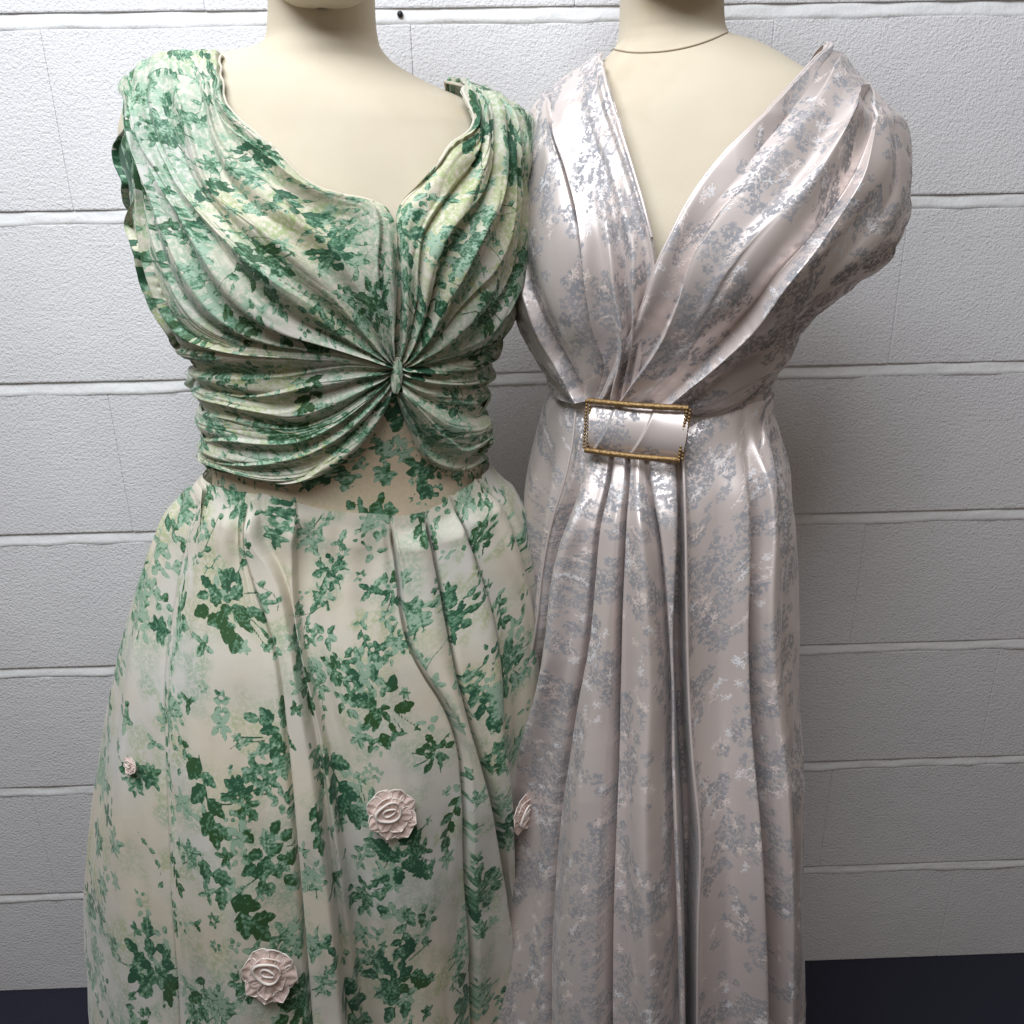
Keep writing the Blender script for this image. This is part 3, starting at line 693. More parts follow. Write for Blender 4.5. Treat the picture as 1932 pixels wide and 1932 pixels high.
Rp = [  # right shoulder drape
    (.004, [(838, 150, 0), (852, 156), (868, 182), (880, 208), (888, 234), (878, 250), (846, 273), (817, 318), (785, 354), (759, 378), (747, 406), (750, 443), (752, 500), (756, 560), (752, 630), (748, 684)]),
    (.011, [(848, 152), (864, 162), (878, 186), (890, 212), (897, 240), (888, 262), (858, 290), (829, 332), (800, 370), (775, 398), (764, 430), (764, 480), (766, 540), (763, 610), (750, 684)]),
    (.001, [(862, 156), (880, 178), (895, 210), (902, 245), (898, 285), (876, 330), (846, 370), (818, 402), (796, 440), (786, 500), (782, 560), (772, 625), (752, 684)]),
    (.012, [(876, 160), (895, 185), (906, 220), (910, 260), (904, 305), (886, 355), (860, 395), (836, 430), (815, 475), (803, 530), (794, 585), (778, 635), (754, 685)]),
    (.000, [(892, 166), (910, 195), (918, 230), (920, 275), (914, 330), (898, 380), (874, 425), (850, 465), (828, 510), (813, 560), (798, 610), (780, 645), (756, 685)]),
    (.012, [(908, 172), (924, 200), (932, 240), (934, 290), (930, 350), (914, 405), (890, 455), (866, 500), (842, 545), (822, 590), (802, 630), (782, 655), (758, 686)]),
    (.001, [(922, 178), (938, 206), (946, 246), (948, 300), (944, 365), (930, 425), (908, 480), (882, 530), (856, 572), (830, 612), (806, 642), (784, 664), (760, 687)]),
    (.013, [(938, 186), (952, 214), (958, 255), (960, 310), (957, 380), (945, 445), (925, 505), (898, 555), (870, 594), (840, 628), (812, 652), (786, 670), (762, 688)]),
    (.000, [(952, 194), (965, 222), (970, 262), (970, 320), (968, 395), (958, 465), (940, 528), (914, 578), (884, 612), (850, 640), (818, 660), (788, 675), (764, 689)]),
    (.010, [(966, 202), (978, 228), (980, 270), (978, 330), (977, 410), (968, 480), (952, 548), (928, 598), (898, 628), (860, 652), (822, 668), (790, 679), (764, 690)]),
    (.002, [(980, 212), (990, 236), (986, 280), (985, 345), (984, 430), (976, 500), (964, 570), (942, 618), (910, 642), (868, 662), (826, 674), (790, 683), (764, 691)]),
    (.003, [(990, 220, 25), (998, 240, 25), (996, 290, 20), (990, 355, 20), (986, 440, 20), (978, 510, 15), (968, 592, 10), (944, 630), (914, 652), (870, 669), (828, 679), (790, 686), (764, 692)]),
]
ob, X = patch(dressA, 'shoulder_drape', Rp, 400, 260, M['print'], DA, pr_bod(.33, .21), off=.004, tuck=(.005, .006), tucku=(0, .004), roll=.05, damp=.14, gain=.55,
              folds=summed(pleats(10, .0125, 14, .9, 2.0, .08, flip=True), ridges(32, .0022, 19, 1.2, 5, .5)))
tube('neckline_hem', X[:int(.56*400)+14, 2], .0013, M['print'], DA, nr=8)
ML = [  # midriff, left of the twist
    (.004, [(742, 690), (690, 672), (620, 655), (540, 646), (470, 640), (415, 648), (372, 668, 0), (366, 680, 25)]),
    (.014, [(742, 692), (690, 680), (620, 670), (540, 668), (470, 665), (415, 668), (375, 680), (369, 690, 25)]),
    (.002, [(741, 694), (688, 692), (620, 694), (540, 700), (470, 694), (410, 690), (376, 692), (370, 700, 25)]),
    (.016, [(740, 696), (685, 702), (620, 716), (540, 730), (470, 726), (410, 712), (372, 704), (366, 704, 25)]),
    (.001, [(739, 699), (684, 716), (620, 738), (545, 754), (475, 748), (415, 736), (376, 728), (370, 725, 25)]),
    (.014, [(738, 702), (684, 728), (625, 756), (560, 776), (490, 766), (425, 750), (378, 740), (372, 738, 25)]),
    (.000, [(737, 706), (684, 742), (630, 778), (565, 800), (495, 796), (430, 786), (380, 778), (375, 776, 25)]),
    (.013, [(736, 710), (684, 752), (632, 792), (568, 822), (498, 826), (432, 818), (384, 810), (378, 808, 25)]),
    (.000, [(736, 715), (684, 764), (634, 806), (572, 838), (502, 846), (436, 842), (386, 832), (380, 830, 25)]),
    (.014, [(737, 720), (686, 776), (636, 820), (576, 852), (506, 864), (438, 862), (388, 850), (382, 848, 25)]),
    (.001, [(738, 726), (690, 790), (640, 836), (580, 870), (510, 882), (440, 876), (390, 864), (384, 860, 25)]),
    (.012, [(740, 734), (696, 806), (648, 854), (590, 890), (540, 900), (470, 892), (430, 880), (392, 872), (386, 870, 25)]),
    (-.001, [(742, 742), (700, 822), (655, 868), (596, 902), (545, 912), (475, 905), (430, 893), (392, 882), (386, 878, 25)]),
]
patch(dressA, 'waist_drape', ML, 330, 260, M['print'], DA, pr_bod(.11, .44), off=.004, dampend=.65, gain=.45, tuck=(.004, .008), tucku=(.004, 0),
      folds=summed(pleats(8, .0085, 23, 1.0, 2.0), ridges(26, .0022, 29, 1.2, 4, .5)))
MR = [
    (.003, [(752, 688), (800, 686), (850, 676), (900, 660), (945, 628), (962, 604, 15)]),
    (.013, [(753, 691), (805, 694), (855, 688), (900, 675), (938, 652), (948, 640, 20)]),
    (.001, [(754, 695), (808, 702), (858, 700), (900, 690), (928, 676), (934, 668, 20)]),
    (.013, [(754, 700), (810, 712), (860, 713), (900, 708), (922, 700), (926, 695, 20)]),
    (.001, [(754, 706), (808, 724), (858, 728), (896, 728), (918, 726), (922, 724, 20)]),
    (.012, [(753, 712), (802, 736), (850, 744), (892, 746), (916, 744), (919, 742, 20)]),
    (.003, [(752, 718), (796, 746), (842, 766), (888, 778), (914, 776), (917, 776, 20)]),
    (.024, [(751, 724), (790, 762), (828, 790), (880, 806), (912, 804), (915, 804, 20)]),
    (.020, [(750, 730), (784, 780), (816, 820), (866, 838), (908, 834), (914, 832, 20)]),
    (.000, [(749, 736), (778, 796), (810, 850), (858, 866), (905, 864), (914, 860, 20)]),
    (.010, [(748, 742), (776, 806), (808, 862), (850, 880), (904, 878), (916, 874, 20)]),
    (-.001, [(747, 748), (772, 816), (804, 872), (846, 892), (905, 889), (918, 884, 20)]),
]
patch(dressA, 'waist_drape', MR, 220, 240, M['print'], DA, pr_bod(.47, .12), off=.004, dampend=.6, gain=.6, tuck=(.004, .008), tucku=(.004, 0),
      folds=summed(pleats(7, .0080, 33, 1.0, 2.0), ridges(22, .0020, 39, 1.2, 4, .5)))
# the twist itself
kp, kn = dressA.point(745, 702, .008)
nu_, nv_ = 40, 48
U, V = np.meshgrid(np.linspace(0, np.pi, nu_), np.linspace(0, 2*np.pi, nv_, endpoint=False), indexing='ij')
rw = .0046*np.sin(U)**.6*(1+.20*np.cos(6*V+3*np.sin(U*2)))
Pk = np.stack([kp[0]+rw*np.cos(V)+.002*np.cos(U), kp[1]+.85*rw*np.sin(V), kp[2]+.017*np.cos(U)], -1)
grid_obj('twist_knot', Pk, M['print'], DA, wrap=True, attrs={'print': FA.sample(V*.01+.2, U*.02+.1)}, flip=True)
# side ruffle standing out of the left waist
q0 = dressA.map([(372, 715)])[0]
Pr = []
for i, s_ in enumerate(np.linspace(0, 1, 30)):
    vy = 698+44*s_; a0 = at_y(385, vy, -.305); a1 = at_y(345+18*s_+6*math.sin(s_*9), vy+2, -.312)
    Pr.append([a0+(a1-a0)*t+np.array([0, -.006*math.sin(t*3.1)*math.sin(s_*7)-.002, .003*math.sin(t*6)]) for t in np.linspace(0, 1, 20)])
Pr = np.array(Pr); grid_obj('side_ruffle', Pr, M['print'], DA, attrs={'print': FA.sample(Pr[..., 0]*1.2+.4, Pr[..., 2]*1.2)})

def sh(pts, dx, dy=0): return [(q[0]+dx, q[1]+dy)+tuple(q[2:]) for q in pts]
def lv(d): return np.interp(np.linspace(0, 1, 3), np.linspace(0, 1, len(d)), d)
def narrow(lines, idx, px, deep):
    """turn soft valleys into narrow folded-in creases"""
    out = []
    for i, (d, pts) in enumerate(lines):
        if i in idx:
            a, b = lv(lines[i-1][0]), lv(lines[i+1][0])
            out += [(tuple(.85*a), sh(pts, -px)), (tuple(lv(d)-deep), pts), (tuple(.85*b), sh(pts, px))]
        else: out.append((d, pts))
    return out
SK = [  # skirt fold lines, left to right; heights from waist to hem
    ((.0, .0), [(385, 880, -50), (340, 940, -50), (300, 1010, -45), (262, 1130, -40), (232, 1240, -40), (210, 1400, -40), (204, 1600, -40), (214, 1890, -40)]),
    ((.0, .010), [(386, 882, -12), (342, 938, -10), (305, 1010, -10), (266, 1130, -10), (236, 1240, -10), (214, 1400, -10), (208, 1600, -10), (220, 1890, -10)]),
    ((.004, .012, .016), [(390, 886), (364, 922), (338, 975), (312, 1055), (290, 1150), (270, 1300), (255, 1480), (256, 1680), (268, 1888)]),
    ((.002, .006, .010), [(396, 890), (378, 930), (356, 985), (336, 1060), (318, 1150), (302, 1300), (294, 1480), (300, 1680), (316, 1890)]),
    ((-.004, -.014, -.026), [(402, 893), (390, 940), (370, 1000), (354, 1068), (342, 1140), (328, 1250), (327, 1400), (337, 1600), (356, 1900)]),
    ((.004, .012, .018), [(410, 896), (404, 950), (392, 1015), (378, 1090), (366, 1160), (354, 1260), (350, 1400), (360, 1600), (388, 1930)]),
    ((.006, .016, .024), [(430, 902), (434, 970), (432, 1060), (430, 1150), (428, 1260), (430, 1400), (448, 1600), (478, 1950)]),
    ((.004, .012, .018), [(450, 908), (456, 980), (460, 1060), (470, 1130), (484, 1220), (496, 1400), (510, 1600), (540, 1955)]),
    ((-.004, -.002, .010), [(466, 913), (470, 990), (473, 1042), (486, 1096), (504, 1150), (528, 1235), (548, 1400), (566, 1600), (594, 1955)]),
    ((.010, .014, .026), [(484, 919), (482, 962), (486, 1010), (512, 1056), (533, 1104), (548, 1180), (566, 1290), (586, 1409), (603, 1540), (622, 1700), (645, 1960)]),
    ((.006, .012, .024), [(490, 921), (488, 962), (493, 1010), (518, 1056), (538, 1104), (553, 1180), (571, 1290), (592, 1409), (609, 1540), (628, 1700), (651, 1960)]),
    ((.000, -.002, -.004), [(496, 923), (495, 964), (501, 1012), (525, 1058), (544, 1104), (559, 1180), (578, 1290), (600, 1409), (617, 1540), (637, 1700), (660, 1960)]),
    ((.006, .002, -.006), [(555, 944), (556, 984), (554, 1088), (560, 1166), (570, 1230), (588, 1310), (612, 1420), (632, 1560), (652, 1720), (676, 1960)]),
    ((-.004, -.008, -.010), [(562, 946), (563, 984), (562, 1088), (568, 1166), (578, 1230), (598, 1310), (624, 1420), (646, 1560), (668, 1720), (694, 1962)]),
    ((.0, .002, .008), [(600, 956), (604, 1020), (610, 1100), (620, 1200), (640, 1320), (675, 1450), (700, 1600), (724, 1760), (748, 1965)]),
    ((.002, .006, .016), [(655, 963), (662, 1040), (670, 1120), (685, 1220), (712, 1330), (752, 1460), (782, 1600), (806, 1760), (826, 1962)]),
    ((.0, .002, .010), [(715, 967), (720, 1030), (728, 1100), (738, 1180), (764, 1270), (808, 1360), (836, 1450), (846, 1571), (856, 1700), (862, 1955)]),
    ((-.006, -.014, -.022), [(736, 969), (741, 1023), (750, 1080), (757, 1150), (775, 1225), (804, 1280), (836, 1330), (860, 1400), (869, 1490), (873, 1600), (879, 1734), (884, 1950)]),
    ((.008, .010, .012), [(743, 969), (755, 1035), (770, 1110), (782, 1190), (798, 1245), (822, 1295), (848, 1345), (872, 1420), (884, 1500), (896, 1600), (908, 1734), (914, 1945)]),
    ((.010, .012, .022), [(770, 966), (782, 1030), (797, 1100), (810, 1180), (826, 1250), (848, 1320), (872, 1390), (895, 1480), (912, 1580), (924, 1730), (930, 1940)]),
    ((.006, .004, .022), [(796, 962), (803, 1010), (812, 1060), (824, 1120), (836, 1190), (852, 1270), (872, 1350), (892, 1430), (915, 1530), (930, 1640), (938, 1760), (940, 1935)]),
    ((-.008, -.012, .016), [(801, 961), (810, 1020), (820, 1075), (832, 1140), (842, 1200), (858, 1280), (880, 1360), (900, 1440), (922, 1540), (935, 1650), (942, 1765), (944, 1932)]),
    ((.006, .010, .014), [(808, 958), (820, 1020), (836, 1085), (852, 1150), (866, 1215), (882, 1290), (898, 1370), (912, 1450), (930, 1550), (940, 1660), (947, 1770), (948, 1928)]),
    ((.012, .014, .006), [(838, 940), (858, 1010), (878, 1085), (894, 1150), (906, 1215), (914, 1290), (920, 1370), (930, 1450), (938, 1550), (946, 1660), (952, 1775), (953, 1922)]),
    ((-.006, -.018, -.014), [(848, 932), (872, 1015), (896, 1088), (912, 1145), (923, 1205), (930, 1285), (932, 1370), (942, 1470), (946, 1560), (952, 1660), (957, 1780), (957, 1915)]),
    ((.008, .006, .004), [(858, 926), (884, 1012), (912, 1085), (932, 1140), (944, 1205), (952, 1285), (956, 1370), (960, 1470), (960, 1560), (960, 1660), (962, 1785), (960, 1908)]),
    ((.010, .014, .010), [(884, 910), (912, 970), (938, 1040), (960, 1120), (972, 1200), (978, 1290), (980, 1380), (976, 1480), (971, 1580), (966, 1690), (965, 1800), (962, 1904)]),
    ((-.008, -.008, .006), [(896, 902), (932, 960), (960, 1030), (978, 1110), (990, 1200), (996, 1290), (994, 1380), (984, 1490), (977, 1590), (970, 1700), (968, 1808), (964, 1902)]),
    ((.006, .008, .004), [(906, 894), (948, 948), (978, 1010), (994, 1090), (1005, 1190), (1008, 1290), (1004, 1380), (992, 1490), (982, 1600), (974, 1710), (970, 1815), (966, 1900)]),
    ((.004, .004), [(918, 884, 8), (962, 936, 8), (992, 1000, 8), (1008, 1100, 8), (1018, 1210, 8), (1018, 1310, 8), (1010, 1410, 8), (996, 1530, 8), (986, 1640, 8), (978, 1740, 8), (972, 1900, 8)]),
    ((.0, .0), [(920, 880, 45), (964, 932, 45), (994, 996, 40), (1010, 1100, 40), (1020, 1210, 40), (1019, 1310, 40), (1011, 1410, 40), (997, 1530, 40), (987, 1640, 40), (979, 1740, 40), (972, 1900, 40)]),
]
def sk_f(U, V, W):
    g = sstep(0, .35, U)
    return g*(.004*vnoise(U*3, V*22, 41)+.0025*vnoise(U*7, V*40, 42)+.0011*vnoise(U*16+V*9, V*120, 44))+(1-g)*.0016*np.sin(V*190+3*vnoise(U*4, V*30, 43))
SK_ = narrow(SK, (4, 8, 17, 21, 24, 27), 5, np.array([.004, .008, .008]))
patch(skirtA, 'skirt', SK_, 560, 660, M['print'], DA, pr_sk, off=.003, folds=sk_f, zend=hemA+.002, minstep=.0030, wscale=False, gain=1.6, tucku=(.002, 0), damp=.05)
# back of the skirt and bodice
def pr_sb(PH, Z): return {'print': FS.sample(PH*.12, Z)}
skirtA.shell('skirt_back', hemA, skirtA.z1-.003, M['print'], DA, off=-.016, n=70, rows=90, a0=122, a1=238, attrs=pr_sb)
dressA.shell('bodice_back', dressA.z0+.004, dressA.map([(262, 430)])[0][1], M['print'], DA, off=.004, n=70, rows=80, a0=112, a1=248, attrs=pr_shell(.2, .3))
for sgn, (xa, xb, vy) in ((-1, (292, 410, 130)), (1, (860, 965, 195))):
    zt_ = dressA.map([((xa+xb)/2, vy)])[0][1]; z_lo = dressA.map([(262, 390)])[0][1]
    Zs = np.linspace(z_lo-.01, zt_+.012, 60); rows = []
    for z in Zs:
        xl, xr, bf, bb = dressA.half(np.array(min(z, dressA.z1))); c, a = (xl+xr)/2, (xr-xl)/2
        x0, x1 = (at_y(xa, vy, -.3)[0], at_y(xb, vy, -.3)[0])
        row = []
        for x in np.linspace(x0, x1, 24):
            sn = np.clip((x-c)/a, -1, 1); ph = math.pi-math.asin(np.sign(sn)*abs(sn)**(1/.92)); pp = dressA.pos(np.array(ph), np.array(min(z, dressA.z1-.001))); row.append(pp+np.array([0, .006, 0]))
        rows.append(row)
    Q = np.array(rows); grid_obj('strap_back', Q, M['print'], DA, attrs={'print': FA.sample(Q[..., 0]*1.2, Q[..., 2]*1.2)})

# sewn-on fabric roses
def rose(body, x, y, S, rot, tilt=0.0, off=.02, squash=1.0):
    p0, n = body.point(x, y, off); n = n/np.linalg.norm(n)
    up = np.array([0, 0, 1.0]); tx = np.cross(up, n); tx /= np.linalg.norm(tx); ty = np.cross(n, tx)
    tx, ty = tx*math.cos(rot)+ty*math.sin(rot), ty*math.cos(rot)-tx*math.sin(rot)
    zc = (p0-CAM)@_F; Rm = S/2/(FPX/zc)
    def tf(a, b, c): return p0+np.asarray(a)[..., None]*tx+np.asarray(b)[..., None]*ty*squash+np.asarray(c)[..., None]*.62*n
    rq = random.Random(int(x+y)); t = np.linspace(0, 2*np.pi, 60, endpoint=False)[None, :]; r2 = np.linspace(.02, 1, 12)[:, None]
    ro = grid_obj('rose_applique', tf(Rm*.62*r2*np.cos(t), Rm*.62*r2*np.sin(t), Rm*(.16*np.cos(r2*1.5))+0*t), M['rose'], DA, wrap=True)
    for layer, (np_, ri, ro_, hz) in enumerate(((8, .36, 1.02, .01), (6, .20, .72, .10))):
        for k in range(np_):
            a0 = 2*math.pi*(k+.5*layer)/np_+rq.uniform(-.12, .12); L = (ro_-ri)*Rm*rq.uniform(.9, 1.1); wd = Rm*ro_*math.pi/np_*rq.uniform(1.05, 1.35)
            A, B = np.meshgrid(np.linspace(0, 1, 14), np.linspace(-1, 1, 15), indexing='ij')
            prof = np.sqrt(np.clip(1-((A-.45)/.56)**2, 0, 1))
            rad = ri*Rm+A*L*(1-.10*B*B); tan = B*wd*prof*(.55+.5*A)
            hh = Rm*(hz*.9+.16*(1-A)-.12*np.abs(B)**2*A+.12*np.clip(A-.66, 0, 1)*3*(1+.6*math.sin(k*2.1+x)))+Rm*.05*np.sin(B*8+k)*(.3+A*(1-A)*2)
            X1 = rad*math.cos(a0)-tan*math.sin(a0); Y1 = rad*math.sin(a0)+tan*math.cos(a0)
            pe = grid_obj('petal', tf(X1, Y1, hh), M['rose'], ro)
            Tp = tf(X1, Y1, hh); Pe = np.concatenate([Tp[4:-1, 0], Tp[-1:, 7], Tp[4:-1, -1][::-1]])
            tube('petal_edge', Pe, Rm*.024, M['rosepale'], pe, nr=6)
    for k, (ra, rb, hh0, tw, wd) in enumerate(((.50, .36, .34, .3, .055), (.26, .13, .34, -.25, .045))):
        t = np.linspace(.15, 2*np.pi-.1, 60); rr = Rm*(1+.08*np.sin(3*t+k))
        q = tf(rr*ra*np.cos(t+tw)-.06*Rm, rr*rb*np.sin(t+tw)+.20*Rm, Rm*(hh0+.08*np.sin(t+1)))
        tube('petal_roll', q, Rm*wd*(.5+.6*np.sin(np.linspace(.2, 3, 60))), M['rosepale'], ro, nr=10)
    t = np.linspace(0, 2*np.pi, 40, endpoint=False)[None, :]; r2 = np.linspace(0.02, 1, 12)[:, None]
    grid_obj('cup', tf(Rm*.50*r2*np.cos(t)-.06*Rm, Rm*.36*r2*np.sin(t)+.20*Rm, Rm*(.15+.09*r2+.03*np.cos(r2*5+t))+0*t), M['rose'], ro, wrap=True)
    return ro
rose(skirtA, 735, 1520, 94, .35, off=.016, squash=1.2)
rose(skirtA, 520, 1792, 100, -.25, off=.034, squash=1.35)
rose(skirtA, 957, 1515, 84, .9, off=.026, squash=1.2)
rose(skirtA, 280, 1432, 36, .2, off=.022)

# ------------------------------------------------------------------ champagne dress
rsB = random.Random(21)
FB = Field(.55, .75, periodic=True, res=.0007); FB.brocade(rsB, 80)
def pr_B(ox, oy, su=1.0, sv=1.0):
    def f(ph, zz, u, v, U, V, X): return FB.sample(across(X, .5)*sv+ox, u*su+oy)
    return f
DB = thing('satin_dress', None, 'champagne brocade satin wrap dress with gold buckle and pleated front', 'dress')
def pr_Bs(PH, Z): return {'print': FB.sample(PH*.15+.1, Z)}
ztB = dressB.map([(1200, 500)])[0][1]
dressB.shell('midriff', dressB.z0+.003, ztB, M['satin'], DB, off=.001, n=220, rows=200, attrs=pr_Bs)
_s1 = [(1003, 214), (994, 300), (995, 420), (1012, 545), (1054, 650), (1085, 706), (1107, 757)]
_p1 = [(1040, 178), (1050, 240), (1080, 340), (1103, 440), (1113, 520), (1126, 610), (1146, 675), (1128, 755)]
BL = [  # left bodice half, outer side to neckline
    (.002, [(990, 226, -40), (972, 300, -40), (974, 420, -35), (983, 560, -35), (1026, 672, -35), (1056, 722, -30), (1090, 762, -10)]),
    (.006, [(992, 224, -5), (976, 300, -8), (977, 420, -8), (986, 560, -5), (1030, 678), (1068, 728), (1100, 762)]),
    ((.006, .008, .012, .014, .012), _s1),
    ((.004, .003, .001, -.002, -.002), sh(_s1, 4)),
    ((.008, .008, .010, .010, .004), [(1024, 194), (1028, 300), (1036, 420), (1054, 540), (1084, 628), (1106, 690), (1116, 756)]),
    ((.008, .008, .006, .002, .000), sh(_p1, -5)),
    ((.004, -.004, -.010, -.010, -.004), _p1),
    ((.010, .014, .018, .016, .010), sh(_p1, 6)),
    ((.009, .010, .010, .008, .006), [(1068, 156), (1086, 240), (1114, 335), (1134, 430), (1144, 500), (1154, 565), (1170, 632), (1156, 752)]),
    ((.008, .008, .012, .026, .016), [(1084, 146), (1104, 240), (1130, 335), (1150, 430), (1160, 490), (1170, 550), (1184, 606), (1166, 752)]),
    ((.008, .008, .006, -.010, -.004), [(1098, 136), (1118, 240), (1146, 335), (1166, 425), (1176, 478), (1180, 540), (1190, 598), (1174, 752)]),
    ((.008, .009, .012, .022, .012), [(1108, 128), (1130, 235), (1160, 330), (1184, 420), (1198, 470), (1200, 530), (1202, 580), (1180, 752)]),
    ((.008, .009, .008, .004, .004), [(1120, 120), (1146, 225), (1176, 320), (1202, 410), (1222, 470), (1224, 520), (1216, 560), (1186, 752)]),
    (.012, [(1130, 113), (1156, 220), (1186, 312), (1212, 400), (1234, 480), (1236, 515), (1228, 545), (1194, 752)]),
    (.011, [(1141, 105), (1152, 160), (1170, 219), (1193, 303), (1219, 394), (1241, 489), (1244, 520), (1236, 548), (1200, 752)]),
]
f_sat = summed(soft(5, 14, .0022, 51), soft(11, 26, .0009, 52))
ob, XL = patch(dressB, 'bodice_wrap', BL, 360, 340, M['satin'], DB, pr_B(.1, .2), off=.004, folds=f_sat, tuck=(0, .004), wscale=True, roll=.05, damp=.20)
tube('neckline_hem', XL[:int(.62*360), -3], .0016, M['satin'], DB, nr=8)
_c0 = [(1549, 90), (1517, 128), (1462, 193), (1407, 255), (1353, 314), (1305, 381), (1269, 445), (1240, 500), (1207, 584), (1170, 672), (1137, 758)]
_c1 = [(1572, 110), (1556, 156), (1508, 228), (1455, 296), (1405, 362), (1350, 425), (1316, 478), (1288, 548), (1250, 628), (1211, 695), (1170, 762)]
_c2 = [(1634, 172), (1638, 228), (1612, 310), (1570, 388), (1524, 450), (1460, 520), (1409, 588), (1358, 648), (1306, 706), (1264, 746), (1238, 766)]
BR = [  # right bodice half, neckline to sleeve
    (.013, _c0), (.014, sh(_c0, 8, 3)),
    ((.010, .009, .008, .006, .004), sh(_c1, -24, -6)),
    ((.009, .009, .006, .001, .000), sh(_c1, -2.5, -1)),
    ((.012, .014, .016, .018, .016), _c1), ((.013, .014, .016, .017, .014), sh(_c1, 6, 2)),
    ((.012, .010, .012, .013, .010), [(1590, 128), (1582, 180), (1546, 255), (1494, 330), (1444, 395), (1388, 460), (1348, 520), (1314, 585), (1272, 655), (1228, 715), (1186, 763)]),
    ((.010, .020, .018, .012, .008), [(1604, 140), (1598, 190), (1564, 268), (1518, 342), (1470, 408), (1412, 474), (1366, 540), (1326, 605), (1283, 672), (1238, 724), (1200, 764)]),
    ((.010, .008, .006, .004, .002), sh(_c2, -24, -8)),
    ((.010, .004, -.001, -.003, -.002), sh(_c2, -2.5, -1)),
    ((.013, .017, .020, .022, .018), _c2), ((.013, .016, .019, .019, .014), sh(_c2, 7, 3)),
    ((.011, .012, .012, .012, .008), [(1645, 196), (1660, 262), (1640, 338), (1598, 408), (1542, 470), (1486, 536), (1434, 602), (1382, 660), (1330, 714), (1280, 755), (1252, 767)]),
    ((.009, .008, .007, .006, .003), [(1656, 206), (1674, 285), (1660, 366), (1622, 432), (1566, 490), (1508, 552), (1454, 618), (1398, 674), (1342, 720), (1290, 758), (1262, 768)]),
    ((.007, .007, .006, .006, .004), [(1666, 216), (1682, 310), (1670, 400), (1632, 458), (1580, 504), (1514, 562), (1470, 626), (1420, 690), (1362, 734), (1312, 762), (1280, 770)]),
    ((.003, .003, .002, .000, .000), [(1676, 228, 2), (1688, 330, 2), (1672, 430, 2), (1636, 478, 2), (1592, 516, 2), (1512, 570, 2), (1482, 616, 2), (1448, 700), (1396, 748), (1340, 770), (1300, 775)]),
    ((-.002, -.002, -.003, -.004, -.004), [(1678, 232, 12), (1688, 332, 12), (1672, 432, 12), (1636, 480, 12), (1592, 518, 12), (1512, 572, 12), (1482, 620, 12), (1452, 706, 6), (1402, 758), (1350, 780), (1305, 785)]),
]
ob, XR = patch(dressB, 'bodice_wrap', BR, 400, 420, M['satin'], DB, pr_B(.3, .45), off=.006, folds=f_sat, tuck=(.006, 0), wscale=True, roll=.05, damp=.34)
tube('neckline_hem', XR[:, 3], .0014, M['satin'], DB, nr=8)
# shoulder edges

